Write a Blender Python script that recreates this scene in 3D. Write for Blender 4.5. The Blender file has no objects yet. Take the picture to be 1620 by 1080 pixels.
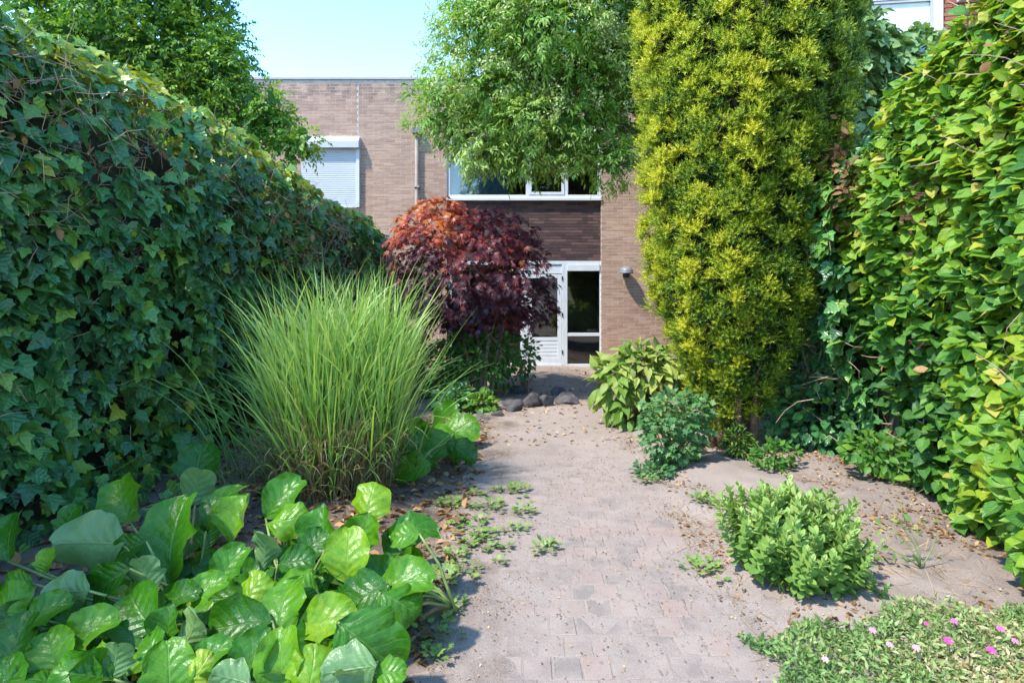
import bpy, math, random
import numpy as np
from mathutils import Vector, Matrix

random.seed(7)
rng = np.random.default_rng(11)
SC = bpy.context.scene
COL = SC.collection
R = math.radians

# ------------------------------------------------------------------ camera, sky, sun, exposure
F, CX, CY, EYE = 1000.0, 830.0, 430.0, 1.7
cam = bpy.data.cameras.new('camera')
cam.sensor_width = 36.0
cam.lens = F / 1620.0 * 36.0
cam.shift_x = (810 - CX) / 1620.0
cam.shift_y = (CY - 540) / 1620.0
cam.clip_start = 0.05
cam.clip_end = 2000
camo = bpy.data.objects.new('camera', cam)
camo.location = (0, 0, EYE)
camo.rotation_euler = (R(90), 0, 0)
COL.objects.link(camo)
SC.camera = camo

SUN_EL, SUN_AZ = 56.0, 236.0            # azimuth clockwise from +Y
sdir = Vector((math.cos(R(SUN_EL)) * math.sin(R(SUN_AZ)), math.cos(R(SUN_EL)) * math.cos(R(SUN_AZ)), math.sin(R(SUN_EL))))
world = bpy.data.worlds.new('World')
SC.world = world
world.use_nodes = True
nt = world.node_tree
nt.nodes.clear()
sky = nt.nodes.new('ShaderNodeTexSky')
sky.sky_type = 'NISHITA'
sky.sun_disc = False
sky.sun_elevation = R(SUN_EL)
sky.sun_rotation = R(SUN_AZ)
sky.air_density = 1.0
sky.dust_density = 0.1
sky.ozone_density = 1.6
bg = nt.nodes.new('ShaderNodeBackground')
bg.inputs['Strength'].default_value = 0.142
wo = nt.nodes.new('ShaderNodeOutputWorld')
hs = nt.nodes.new('ShaderNodeHueSaturation')
hs.inputs['Hue'].default_value = 0.498
hs.inputs['Saturation'].default_value = 1.20
nt.links.new(sky.outputs[0], hs.inputs['Color'])
nt.links.new(hs.outputs[0], bg.inputs[0])
nt.links.new(bg.outputs[0], wo.inputs[0])
sl = bpy.data.lights.new('sun', 'SUN')
sl.energy = 1.7
sl.angle = R(3.0)
sl.color = (1.0, 0.95, 0.86)
so = bpy.data.objects.new('sun', sl)
so.rotation_euler = sdir.to_track_quat('Z', 'Y').to_euler()
so.location = (-6, -4, 12)
COL.objects.link(so)
vs = SC.view_settings
vs.view_transform = 'Standard'
vs.look = 'None'
vs.gamma = 1.0
vs.use_curve_mapping = False
vs.exposure = 2.36
SC.cycles.max_bounces = 8
SC.cycles.transmission_bounces = 6
SC.cycles.transparent_max_bounces = 8


def P(px, py, d):
    return Vector(((px - CX) / F * d, d, EYE - (py - CY) / F * d))


# ------------------------------------------------------------------ helpers: objects
def tag(o, label=None, cat=None, group=None, kind=None):
    if label: o['label'] = label
    if cat: o['category'] = cat
    if group: o['group'] = group
    if kind: o['kind'] = kind
    return o


def empty(name, loc, label, cat, group=None, rotz=0.0):
    o = bpy.data.objects.new(name, None)
    o.location = loc
    o.rotation_euler = (0, 0, rotz)
    o.empty_display_size = 0.1
    COL.objects.link(o)
    return tag(o, label, cat, group)


def link(name, me, parent=None, loc=None, rot=None, kind=None):
    o = bpy.data.objects.new(name, me)
    COL.objects.link(o)
    if parent: o.parent = parent
    if loc is not None: o.location = loc
    if rot is not None: o.rotation_euler = rot
    if kind: o['kind'] = kind
    return o


def link_m(name, me, M3, T, parent=None):
    o = bpy.data.objects.new(name, me)
    COL.objects.link(o)
    m = Matrix([[*M3[0], T[0]], [*M3[1], T[1]], [*M3[2], T[2]], [0, 0, 0, 1]])
    if parent:
        o.parent = parent
        o.matrix_basis = Matrix.Translation(-Vector(parent.location)) @ m
    else:
        o.matrix_basis = m
    return o


class MB:
    """collects vertices and faces of one mesh, with a tint and a 2D leaf coordinate per vertex"""
    def __init__(self):
        self.v, self.f, self.t, self.uv = [], [], [], []

    def add(self, vs, fs, tint=0.5, uv=None):
        b = len(self.v)
        self.v += [tuple(p) for p in vs]
        self.f += [tuple(i + b for i in f) for f in fs]
        self.t += [tint] * len(vs)
        self.uv += uv if uv else [(0, 0)] * len(vs)

    def box(self, x0, x1, y0, y1, z0, z1, tint=0.5, skip_back=False):
        v = [(x0, y0, z0), (x1, y0, z0), (x1, y1, z0), (x0, y1, z0), (x0, y0, z1), (x1, y0, z1), (x1, y1, z1), (x0, y1, z1)]
        f = [(0, 3, 2, 1), (4, 5, 6, 7), (0, 1, 5, 4), (1, 2, 6, 5), (3, 0, 4, 7)]
        if not skip_back: f.append((2, 3, 7, 6))
        self.add(v, f, tint)
        return self

    def tube(self, pts, rad, sides=5, tint=0.5, cap=True):
        pts = [Vector(p) for p in pts]
        n = len(pts)
        if not isinstance(rad, (list, tuple)): rad = [rad] * n
        vs, fs = [], []
        up = Vector((0.31, 0.17, 0.93))
        for i, p in enumerate(pts):
            t = (pts[min(i + 1, n - 1)] - pts[max(i - 1, 0)])
            if t.length < 1e-9: t = Vector((0, 0, 1))
            t.normalize()
            a = t.cross(up)
            if a.length < 0.05: a = t.cross(Vector((1, 0, 0)))
            a.normalize()
            b = t.cross(a)
            for k in range(sides):
                an = 2 * math.pi * k / sides
                vs.append(p + (a * math.cos(an) + b * math.sin(an)) * rad[i])
        for i in range(n - 1):
            for k in range(sides):
                k2 = (k + 1) % sides
                fs.append((i * sides + k, i * sides + k2, (i + 1) * sides + k2, (i + 1) * sides + k))
        if cap:
            fs.append(tuple(range(sides - 1, -1, -1)))
            fs.append(tuple((n - 1) * sides + k for k in range(sides)))
        self.add(vs, fs, tint)
        return self

    def mesh(self, name, mat, smooth=False):
        me = bpy.data.meshes.new(name)
        me.from_pydata(self.v, [], self.f)
        me.attributes.new('tint', 'FLOAT', 'POINT').data.foreach_set('value', self.t)
        a = me.attributes.new('leafuv', 'FLOAT_VECTOR', 'POINT')
        a.data.foreach_set('vector', [c for u in self.uv for c in (u[0], u[1], 0.0)])
        if mat: me.materials.append(mat)
        if smooth: me.polygons.foreach_set('use_smooth', [True] * len(me.polygons))
        me.update()
        return me

    def build(self, name, mat, parent=None, smooth=False, kind=None, loc=None, bevel=0):
        o = link(name, self.mesh(name, mat, smooth), parent, loc, None, kind)
        if bevel:
            m = o.modifiers.new('bevel', 'BEVEL')
            m.width = bevel
            m.segments = 2
            m.limit_method = 'ANGLE'
        return o


def scatter(name, tpl, M, T, tint, mat, parent=None, smooth=False, kind='stuff', tint_v=None):
    """one mesh of N copies of a template (vertices, faces, leafuv); M (N,3,3), T (N,3)"""
    V, Fs, UV = tpl
    V = np.asarray(V, float)
    N, n = len(T), len(V)
    co = np.einsum('nij,vj->nvi', M, V) + T[:, None, :]
    if parent is not None: co = co - np.array(parent.location)
    lens = np.array([len(f) for f in Fs])
    flat = np.concatenate([np.array(f) for f in Fs])
    loops = (flat[None, :] + (np.arange(N) * n)[:, None]).ravel()
    tot = np.tile(lens, N)
    start = np.concatenate([[0], np.cumsum(tot)[:-1]])
    me = bpy.data.meshes.new(name)
    me.vertices.add(N * n)
    me.loops.add(len(loops))
    me.polygons.add(len(tot))
    me.vertices.foreach_set('co', co.astype(np.float32).ravel())
    me.loops.foreach_set('vertex_index', loops.astype(np.int32))
    me.polygons.foreach_set('loop_start', start.astype(np.int32))
    if smooth: me.polygons.foreach_set('use_smooth', np.ones(len(tot), bool))
    tv = np.repeat(np.asarray(tint, float), n)
    if tint_v is not None: tv = tv + np.tile(np.asarray(tint_v), N)
    me.attributes.new('tint', 'FLOAT', 'POINT').data.foreach_set('value', tv.astype(np.float32))
    a = me.attributes.new('leafuv', 'FLOAT_VECTOR', 'POINT')
    uv = np.concatenate([np.asarray(UV, float), np.zeros((n, 1))], 1)
    a.data.foreach_set('vector', np.tile(uv, (N, 1)).astype(np.float32).ravel())
    me.materials.append(mat)
    me.update(calc_edges=True)
    return link(name, me, parent, None, None, kind)


def nrm(a):
    return a / np.maximum(np.linalg.norm(a, axis=-1, keepdims=True), 1e-9)


def frames(axis, normal, scale):
    """leaf frames: columns side, axis (towards the tip), normal"""
    a = nrm(axis)
    n = normal - (normal * a).sum(-1, keepdims=True) * a
    n = nrm(n)
    s = np.cross(a, n)
    M = np.stack([s, a, n], axis=-1)
    return M * np.asarray(scale)[:, None, None]


_K = rng.normal(size=(10, 3)); _PH = rng.uniform(0, 6.28, 10)
def wob(p, freq=1.0):
    """smooth noise about -1..1 at points p (N,3)"""
    q = np.asarray(p) * freq
    return np.sin(q @ _K.T * 1.6 + _PH).sum(-1) / 3.6


def rv(n, s=1.0):
    return rng.normal(size=(n, 3)) * s


# ------------------------------------------------------------------ helpers: materials
def newmat(name):
    m = bpy.data.materials.new(name)
    m.use_nodes = True
    t = m.node_tree
    t.nodes.clear()
    out = t.nodes.new('ShaderNodeOutputMaterial')
    b = t.nodes.new('ShaderNodeBsdfPrincipled')
    t.links.new(b.outputs[0], out.inputs[0])
    return m, t, b, out


def ramp(t, cols):
    r = t.nodes.new('ShaderNodeValToRGB')
    e = r.color_ramp.elements
    while len(e) < len(cols): e.new(0.5)
    for i, (p, c) in enumerate(cols):
        e[i].position = p
        e[i].color = (*c, 1)
    return r


def noise(t, scale, detail=4, vec=None, rough=0.55):
    n = t.nodes.new('ShaderNodeTexNoise')
    n.inputs['Scale'].default_value = scale
    n.inputs['Detail'].default_value = detail
    n.inputs['Roughness'].default_value = rough
    if vec is not None: t.links.new(vec, n.inputs['Vector'])
    return n


def mathn(t, op, a, b=None, clamp=False):
    n = t.nodes.new('ShaderNodeMath')
    n.operation = op
    n.use_clamp = clamp
    for i, x in enumerate((a, b)):
        if x is None: continue
        if isinstance(x, (int, float)): n.inputs[i].default_value = x
        else: t.links.new(x, n.inputs[i])
    return n.outputs[0]


def mixc(t, fac, a, b, mode='MIX'):
    n = t.nodes.new('ShaderNodeMix')
    n.data_type = 'RGBA'
    n.blend_type = mode
    for i, x in ((0, fac), (6, a), (7, b)):
        if isinstance(x, (int, float)): n.inputs[i].default_value = x
        elif isinstance(x, tuple): n.inputs[i].default_value = (*x, 1)
        else: t.links.new(x, n.inputs[i])
    return n.outputs[2]


def maprange(t, v, a, b, c=0.0, d=1.0):
    n = t.nodes.new('ShaderNodeMapRange')
    t.links.new(v, n.inputs[0])
    for i, x in enumerate((a, b, c, d)): n.inputs[i + 1].default_value = x
    return n.outputs[0]


def geo_pos(t):
    return t.nodes.new('ShaderNodeNewGeometry').outputs['Position']


def obj_pos(t):
    return t.nodes.new('ShaderNodeTexCoord').outputs['Object']


def bump(t, b, h, strength=0.4, dist=0.01):
    n = t.nodes.new('ShaderNodeBump')
    n.inputs['Strength'].default_value = strength
    n.inputs['Distance'].default_value = dist
    t.links.new(h, n.inputs['Height'])
    t.links.new(n.outputs[0], b.inputs['Normal'])


def leaf_mat(name, cols, transl=0.35, rough=0.45, veins=0.0, nveins=6, back=None, spots=0.0, spec=0.4, tcol=(1.25, 1.15, 0.55), bst=.45, crinkle=0):
    m, t, b, out = newmat(name)
    at = t.nodes.new('ShaderNodeAttribute'); at.attribute_name = 'tint'
    n = noise(t, 34, 3, geo_pos(t))
    f = mathn(t, 'ADD', at.outputs['Fac'], maprange(t, n.outputs['Fac'], 0.3, 0.7, -0.09, 0.09))
    r = ramp(t, cols)
    t.links.new(f, r.inputs[0])
    c = r.outputs[0]
    if spots:
        ns = noise(t, 60, 2, geo_pos(t))
        c = mixc(t, maprange(t, ns.outputs['Fac'], 0.66, 0.74, 0, spots), c, (0.16, 0.09, 0.035))
    if veins:
        uv = t.nodes.new('ShaderNodeAttribute'); uv.attribute_name = 'leafuv'
        s = t.nodes.new('ShaderNodeSeparateXYZ'); t.links.new(uv.outputs['Vector'], s.inputs[0])
        au = mathn(t, 'ABSOLUTE', s.outputs[0])
        mid = maprange(t, au, 0.0, 0.055, 1, 0)
        ph = mathn(t, 'SUBTRACT', mathn(t, 'MULTIPLY', s.outputs[1], nveins), mathn(t, 'MULTIPLY', mathn(t, 'POWER', au, 0.8), nveins * 0.33))
        fr = mathn(t, 'PINGPONG', ph, 0.5)
        side = mathn(t, 'MULTIPLY', maprange(t, fr, 0.0, 0.06, 1, 0), maprange(t, au, 0.55, 1.0, 0.8, 0.1))
        v = mathn(t, 'MAXIMUM', mid, side)
        c = mixc(t, mathn(t, 'MULTIPLY', v, veins), c, mixc(t, 0.55, c, (0.62, 0.72, 0.34)))
        h = mathn(t, 'ADD', maprange(t, fr, 0.0, 0.5, 0.0, 1.0), mathn(t, 'MULTIPLY', mid, -1.2))
        if crinkle:
            nc = noise(t, 26, 3, geo_pos(t)); h = mathn(t, 'ADD', h, mathn(t, 'MULTIPLY', nc.outputs['Fac'], 5 * crinkle))
        bump(t, b, h, bst, 0.006)
    if back:
        g = t.nodes.new('ShaderNodeNewGeometry')
        c = mixc(t, mathn(t, 'MULTIPLY', g.outputs['Backfacing'], 0.75), c, back)
    t.links.new(c, b.inputs['Base Color'])
    b.inputs['Roughness'].default_value = rough
    b.inputs['Specular IOR Level'].default_value = spec
    tr = t.nodes.new('ShaderNodeBsdfTranslucent')
    t.links.new(mixc(t, 1.0, c, tcol, 'MULTIPLY'), tr.inputs[0])
    mx = t.nodes.new('ShaderNodeMixShader'); mx.inputs[0].default_value = transl
    t.links.new(b.outputs[0], mx.inputs[1]); t.links.new(tr.outputs[0], mx.inputs[2])
    t.links.new(mx.outputs[0], out.inputs[0])
    return m


def plain(name, col, rough=0.6, var=0.15, scale=8, metallic=0.0, bmp=0.0, spec=0.4):
    m, t, b, out = newmat(name)
    n = noise(t, scale, 5, geo_pos(t))
    c = mixc(t, maprange(t, n.outputs['Fac'], 0.3, 0.7), tuple(x * (1 - var) for x in col), tuple(min(1, x * (1 + var)) for x in col))
    t.links.new(c, b.inputs['Base Color'])
    b.inputs['Roughness'].default_value = rough
    b.inputs['Metallic'].default_value = metallic
    b.inputs['Specular IOR Level'].default_value = spec
    if bmp: bump(t, b, n.outputs['Fac'], bmp, 0.01)
    return m


def brick_mat(name, cols, dirt=(0.07, 0.05, 0.045), dirt_top=None):
    m, t, b, out = newmat(name)
    at = t.nodes.new('ShaderNodeAttribute'); at.attribute_name = 'tint'
    gp = geo_pos(t)
    n1 = noise(t, 45, 4, gp); n2 = noise(t, 1.3, 4, gp)
    f = mathn(t, 'ADD', at.outputs['Fac'], maprange(t, n1.outputs['Fac'], 0.3, 0.7, -0.13, 0.13))
    r = ramp(t, cols); t.links.new(f, r.inputs[0])
    c = mixc(t, maprange(t, n2.outputs['Fac'], 0.4, 0.75, 0.0, 0.28), r.outputs[0], dirt)
    if dirt_top:        # soot under the coping
        s = t.nodes.new('ShaderNodeSeparateXYZ'); t.links.new(gp, s.inputs[0])
        n3 = noise(t, 5, 4, gp)
        k = mathn(t, 'MULTIPLY', maprange(t, s.outputs[2], dirt_top - 0.75, dirt_top, 0, 1), maprange(t, n3.outputs['Fac'], 0.42, 0.62, 0, 0.75))
        c = mixc(t, k, c, (0.05, 0.04, 0.04))
    t.links.new(c, b.inputs['Base Color'])
    b.inputs['Roughness'].default_value = 0.88
    bump(t, b, n1.outputs['Fac'], 0.4, 0.004)
    return m


M_brick = brick_mat('pink_brick', [(0.0, (0.35, 0.212, 0.148)), (0.5, (0.40, 0.250, 0.178)), (1.0, (0.45, 0.295, 0.215))], dirt_top=5.6)
M_dark = brick_mat('dark_brick', [(0.0, (0.045, 0.024, 0.024)), (0.5, (0.075, 0.038, 0.036)), (1.0, (0.13, 0.07, 0.06))])
M_red = brick_mat('red_brick', [(0.0, (0.20, 0.06, 0.035)), (1.0, (0.33, 0.11, 0.06))])
M_mortar = plain('mortar', (0.50, 0.42, 0.35), 0.95, 0.2, 14, bmp=0.3)
M_dmortar = plain('dark_mortar', (0.10, 0.075, 0.07), 0.95, 0.2, 14)
M_white = plain('white_paint', (0.56, 0.58, 0.60), 0.42, 0.05, 5)
M_shut = plain('shutter_white', (0.46, 0.49, 0.53), 0.5, 0.04, 3)
M_grey = plain('grey_metal', (0.36, 0.36, 0.37), 0.5, 0.08, 6)
M_alu = plain('lamp_grey', (0.17, 0.17, 0.18), 0.45, 0.1, 9)
M_black = plain('dark_metal', (0.035, 0.035, 0.04), 0.5, 0.1, 9)
M_room = plain('room_plaster', (0.45, 0.43, 0.40), 0.9, 0.05, 3)
M_floor = plain('room_floor', (0.16, 0.10, 0.065), 0.5, 0.25, 6)
M_blue = plain('sky_blue_sheet', (0.13, 0.30, 0.62), 0.7, 0.06, 3)  # blue behind panes; stands for reflected sky in the neighbour's window
M_pale = plain('pale_blind', (0.55, 0.62, 0.58), 0.7, 0.04, 3)
M_bark = plain('bark', (0.11, 0.075, 0.055), 0.9, 0.45, 22, bmp=0.8)
M_bark2 = plain('grey_bark', (0.15, 0.125, 0.10), 0.9, 0.45, 26, bmp=0.8)
M_twig = plain('twig_wood', (0.30, 0.205, 0.145), 0.9, 0.5, 9)
M_core = plain('dark_core_shade', (0.045, 0.048, 0.028), 1.0, 0.5, 16, bmp=1.0)  # dark colour of the added solid cores, standing for the shaded interior
M_rock = plain('field_stone', (0.075, 0.066, 0.066), 0.85, 0.45, 13, bmp=0.9)


def glass_mat():
    m, t, b, out = newmat('window_glass')
    t.nodes.remove(b)
    tp = t.nodes.new('ShaderNodeBsdfTransparent'); tp.inputs[0].default_value = (0.72, 0.78, 0.77, 1)
    gl = t.nodes.new('ShaderNodeBsdfGlossy'); gl.inputs['Roughness'].default_value = 0.02
    lw = t.nodes.new('ShaderNodeFresnel'); lw.inputs[0].default_value = 1.85
    mx = t.nodes.new('ShaderNodeMixShader')
    t.links.new(lw.outputs[0], mx.inputs[0]); t.links.new(tp.outputs[0], mx.inputs[1]); t.links.new(gl.outputs[0], mx.inputs[2])
    t.links.new(mx.outputs[0], out.inputs[0])
    return m
M_glass = glass_mat()

# ------------------------------------------------------------------ ground
PX0, PX1 = -0.52, 1.10                     # the brick path's edges


def gz(x, y):
    """height of the soil"""
    x = np.asarray(x, float); y = np.asarray(y, float)
    z = -0.22 * np.clip((y - 3.6) / 9.0, 0, 1)
    z = z + 0.17 * np.exp(-((y - 10.9) / 1.1) ** 2) * np.clip((1.15 - np.abs(x - 0.1)) / 0.7, 0, 1)     # the heap of soil behind the stones
    z = z + 0.05 * np.clip((x - PX1 - 0.05) / 0.5, 0, 1) * np.clip((9 - y) / 3, 0, 1)
    z = z + 0.06 * np.clip((PX0 - 0.15 - x) / 0.5, 0, 1) * np.clip((9 - y) / 3, 0, 1)
    p = np.stack([x, y, x * 0], -1)
    on = np.clip(np.minimum(x - PX0, PX1 - x) / 0.12 + 0.6, 0, 1)
    z = z + (1 - on) * (0.022 * wob(p, 2.3) + 0.012 * wob(p, 6.1))
    # sand lying over the paving: thin where the bricks show through
    show = (np.exp(-((x - 0.62) / 0.42) ** 2) + .35 * np.clip((x + .25) / .3, 0, 1)) * np.clip((6.6 - y) / 2.2, 0, 1) + 0.45 * np.clip((3.5 - y) / 0.7, 0, 1) * np.clip((x + 0.45) / 0.4, 0, 1)
    z = z + on * (0.0050 - 0.0074 * np.clip(show, 0, 1) + 0.0018 * wob(p, 3.1) + 0.0012 * wob(p, 11.0))
    return z


def gz1(x, y):
    return float(gz(np.array([x]), np.array([y]))[0])


def ground_mat():
    m, t, b, out = newmat('sandy_soil')
    gp = geo_pos(t)
    s = t.nodes.new('ShaderNodeSeparateXYZ'); t.links.new(gp, s.inputs[0])
    big = noise(t, 0.9, 5, gp); mid = noise(t, 6, 6, gp, 0.65); fine = noise(t, 95, 5, gp, 0.75); grit = noise(t, 260, 2, gp)
    r = ramp(t, [(0.25, (0.195, 0.153, 0.127)), (0.5, (0.31, 0.249, 0.210)), (0.75, (0.41, 0.342, 0.295))])
    f = mathn(t, 'ADD', mathn(t, 'MULTIPLY', big.outputs['Fac'], 0.35), mathn(t, 'ADD', mathn(t, 'MULTIPLY', mid.outputs['Fac'], 0.3), mathn(t, 'MULTIPLY', fine.outputs['Fac'], 0.35)))
    t.links.new(f, r.inputs[0])
    c = r.outputs[0]
    # humus in the planting beds, brown leaf mould by the house
    nb = noise(t, 3.2, 5, gp)
    edge = mathn(t, 'MULTIPLY', maprange(t, nb.outputs['Fac'], 0.3, 0.7, -0.4, 0.4), 1)
    left = maprange(t, mathn(t, 'ADD', s.outputs[0], edge), -0.75, -0.15, 1, 0)
    right = maprange(t, mathn(t, 'ADD', s.outputs[0], edge), 1.9, 2.9, 0, 0.5)
    far = maprange(t, mathn(t, 'ADD', s.outputs[1], edge), 8.3, 9.6, 0, 0.4)
    k = mathn(t, 'MAXIMUM', mathn(t, 'MAXIMUM', left, right), far)
    rs = ramp(t, [(0.3, (0.075, 0.052, 0.038)), (0.7, (0.23, 0.165, 0.12))])
    t.links.new(mid.outputs['Fac'], rs.inputs[0])
    c = mixc(t, k, c, rs.outputs[0])
    g2 = noise(t, 130, 3, gp, 0.7); pat = noise(t, 2.2, 6, gp, 0.7)
    c = mixc(t, maprange(t, pat.outputs['Fac'], 0.52, 0.68, 0, 0.38), c, (0.15, 0.115, 0.095))
    c = mixc(t, maprange(t, g2.outputs['Fac'], 0.56, 0.66, 0, 0.55), c, (0.12, 0.088, 0.072))
    c = mixc(t, maprange(t, grit.outputs['Fac'], 0.60, 0.70, 0, 0.65), c, (0.10, 0.075, 0.062))
    c = mixc(t, maprange(t, grit.outputs['Fac'], 0.38, 0.30, 0, 0.55), c, (0.60, 0.53, 0.47))
    t.links.new(c, b.inputs['Base Color'])
    b.inputs['Roughness'].default_value = 0.95
    b.inputs['Specular IOR Level'].default_value = 0.2
    h = mathn(t, 'ADD', mathn(t, 'MULTIPLY', mid.outputs['Fac'], 1.2), mathn(t, 'ADD', fine.outputs['Fac'], mathn(t, 'MULTIPLY', grit.outputs['Fac'], 0.5)))
    bump(t, b, h, 0.75, 0.012)
    return m


def grid_mesh(name, xs, ys, zf, mat):
    X, Y = np.meshgrid(xs, ys)
    Z = zf(X.ravel(), Y.ravel())
    nx, ny = len(xs), len(ys)
    idx = np.arange(nx * ny).reshape(ny, nx)
    q = np.stack([idx[:-1, :-1], idx[:-1, 1:], idx[1:, 1:], idx[1:, :-1]], -1).reshape(-1, 4)
    me = bpy.data.meshes.new(name)
    me.vertices.add(nx * ny); me.loops.add(q.size); me.polygons.add(len(q))
    me.vertices.foreach_set('co', np.stack([X.ravel(), Y.ravel(), Z], -1).astype(np.float32).ravel())
    me.loops.foreach_set('vertex_index', q.astype(np.int32).ravel())
    me.polygons.foreach_set('loop_start', (np.arange(len(q)) * 4).astype(np.int32))
    me.polygons.foreach_set('use_smooth', np.ones(len(q), bool))
    me.materials.append(mat)
    me.update(calc_edges=True)
    return me


xs = np.concatenate([[-600, -150, -40, -14, -7, -4.5], np.arange(-3.6, PX0 - .1, 0.045), np.arange(PX0 - .1, PX1 + .1, 0.011), np.arange(PX1 + .1, 3.9, 0.045), [4.5, 7, 14, 40, 150, 600]])
ys = np.concatenate([[-600, -150, -40, -12, -4, -1, 0.5, 1.3], np.arange(1.9, 5.6, 0.014), np.arange(5.6, 12.7, 0.04), [13, 15, 22, 45, 150, 600]])
ground = link('ground', grid_mesh('ground', xs, ys, gz, ground_mat()), kind='structure')

# ------------------------------------------------------------------ the paved path
def paver_mat():
    m, t, b, out = newmat('worn_paver')
    at = t.nodes.new('ShaderNodeAttribute'); at.attribute_name = 'tint'
    gp = geo_pos(t)
    n1 = noise(t, 70, 5, gp, 0.75); n2 = noise(t, 4.5, 6, gp, 0.65); n3 = noise(t, 240, 2, gp)
    r = ramp(t, [(0.0, (0.165, 0.140, 0.125)), (0.5, (0.23, 0.178, 0.150)), (1.0, (0.28, 0.195, 0.158))])
    t.links.new(mathn(t, 'ADD', at.outputs['Fac'], maprange(t, n1.outputs['Fac'], 0.3, 0.7, -0.25, 0.25)), r.inputs[0])
    c = mixc(t, maprange(t, n2.outputs['Fac'], 0.40, 0.62, 0.25, 0.88), r.outputs[0], (0.31, 0.248, 0.209))      # sand trodden into the face
    n4 = noise(t, 120, 3, gp, 0.7)
    c = mixc(t, maprange(t, n4.outputs['Fac'], 0.56, 0.68, 0, 0.45), c, (0.13, 0.10, 0.088))
    c = mixc(t, maprange(t, n3.outputs['Fac'], 0.60, 0.70, 0, 0.55), c, (0.12, 0.09, 0.08))
    c = mixc(t, maprange(t, n3.outputs['Fac'], 0.36, 0.28, 0, 0.4), c, (0.60, 0.53, 0.47))
    t.links.new(c, b.inputs['Base Color'])
    b.inputs['Roughness'].default_value = 0.92
    b.inputs['Specular IOR Level'].default_value = 0.2
    bump(t, b, mathn(t, 'ADD', n1.outputs['Fac'], n3.outputs['Fac']), 0.6, 0.006)
    return m


M_paver = paver_mat()
path = link('path', MB().box(PX0, PX1, 2.0, 9.0, -0.34, -0.30).mesh('path', plain('bedding_sand', (0.4, 0.32, 0.27))), kind='structure')
PL, PW, PT = 0.128, 0.160, 0.06


def paver_mb(tint):
    b = MB()
    x, y, e = PL / 2 - 0.003, PW / 2 - 0.003, 0.004
    v = [(-x, -y, -PT), (x, -y, -PT), (x, y, -PT), (-x, y, -PT), (-x, -y, -e), (x, -y, -e), (x, y, -e), (-x, y, -e),
         (-x + e, -y + e, 0), (x - e, -y + e, 0), (x - e, y - e, 0), (-x + e, y - e, 0)]
    f = [(8, 9, 10, 11)]
    for k in range(4):
        k2 = (k + 1) % 4
        f += [(k, k2, 4 + k2, 4 + k), (4 + k, 4 + k2, 8 + k2, 8 + k)]
    b.add(v, f, tint)
    return b


pav = []
row = 0
y = 2.0
while y < 9.0:
    off = (row % 2) * PL / 2
    x = PX0 + off + PL / 2
    while x < PX1 - PL / 2 + 0.02:
        pav.append((x, y + PW / 2))
        x += PL
    y += PW
    row += 1
pav_me = [paver_mb(tt).mesh('paver', M_paver) for tt in (0.05, 0.2, 0.35, 0.5, 0.62, 0.75, 0.9)]
rest = MB()


def slope(y):
    return -0.22 * min(max((y - 3.6) / 9.0, 0), 1)


def pin_view(x, y, z):
    return -20 < CX + F * x / y < 1640 and CY + F * (EYE - z) / y < 1100


pavs = sorted((p for p in pav), key=lambda p: (not pin_view(p[0], p[1], 0), p[1]))
for i, (x, y) in enumerate(pavs):
    z = slope(y) + random.uniform(-0.0012, 0.0022)
    rx, ry, rz = random.gauss(0, 0.006), random.gauss(0, 0.006), random.gauss(0, 0.012)
    if i < 300 and pin_view(x, y, 0):
        link('paver', random.choice(pav_me), path, (x, y, z), (rx, ry, rz))
    else:
        m = Matrix.Translation((x, y, z)) @ Matrix.Rotation(rz, 4, 'Z')
        pb = paver_mb(0)
        rest.add([m @ Vector(v) for v in pb.v], pb.f, random.random())
rest.build('far_paving', M_paver, path, kind='stuff')

# ------------------------------------------------------------------ the brick house
D = 12.8
GX = lambda px: (px - CX) / F * D
GZ = lambda py: EYE - (py - CY) / F * D
house = empty('terraced_house', (GX(700), D, -0.25), 'flat roofed pink brick house at the end of the path with white framed glass door', 'house')
hx, hy, hz = house.location
BL, BH, JT = 0.21, 0.052, 0.010
WX0, WX1, WTOP = -9.0, 4.6, GZ(126.5)


def hb():          # a mesh collector whose coordinates are world ones: moved by house.location when built
    return MB()


def hput(b, name, mat, parent, kind=None, smooth=False, bevel=0):
    off = Vector((hx, hy, hz)) if parent is house else Vector(parent.matrix_world.translation)
    b.v = [(v[0] - off.x, v[1] - off.y, v[2] - off.z) for v in b.v]
    return b.build(name, mat, parent, smooth, kind, None, bevel)


UW = (GX(707), GX(951), GZ(317), GZ(214))       # upper window
LW = (GX(709), GX(954), -0.235, GZ(413))        # ground floor frontage
SH = (GX(478), GX(569), GZ(328), GZ(218))       # shuttered window
holes = [(UW[0], UW[1], LW[2], UW[3]), (SH[0], SH[1], SH[2], SH[3])]


def clip_spans(x0, x1, z0, z1, hs):
    sp = [(x0, x1)]
    for (a, b, c, d_) in hs:
        if z1 <= c or z0 >= d_: continue
        out = []
        for (s, e) in sp:
            if e <= a or s >= b: out.append((s, e)); continue
            if s < a: out.append((s, a))
            if e > b: out.append((b, e))
        sp = out
    return [(s, e) for s, e in sp if e - s > 0.02]


# mortar body of the wall, in slabs around the openings
wall_b = hb()
zs = sorted({-0.6, WTOP} | {z for h in holes for z in (h[2], h[3])})
for z0, z1 in zip(zs[:-1], zs[1:]):
    for s, e in clip_spans(WX0, WX1, z0 + .001, z1 - .001, holes):
        wall_b.box(s, e, D + 0.0025, D + 0.30, z0, z1)
wall = hput(wall_b, 'wall', M_mortar, house)
bpy.context.view_layer.update()

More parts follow.
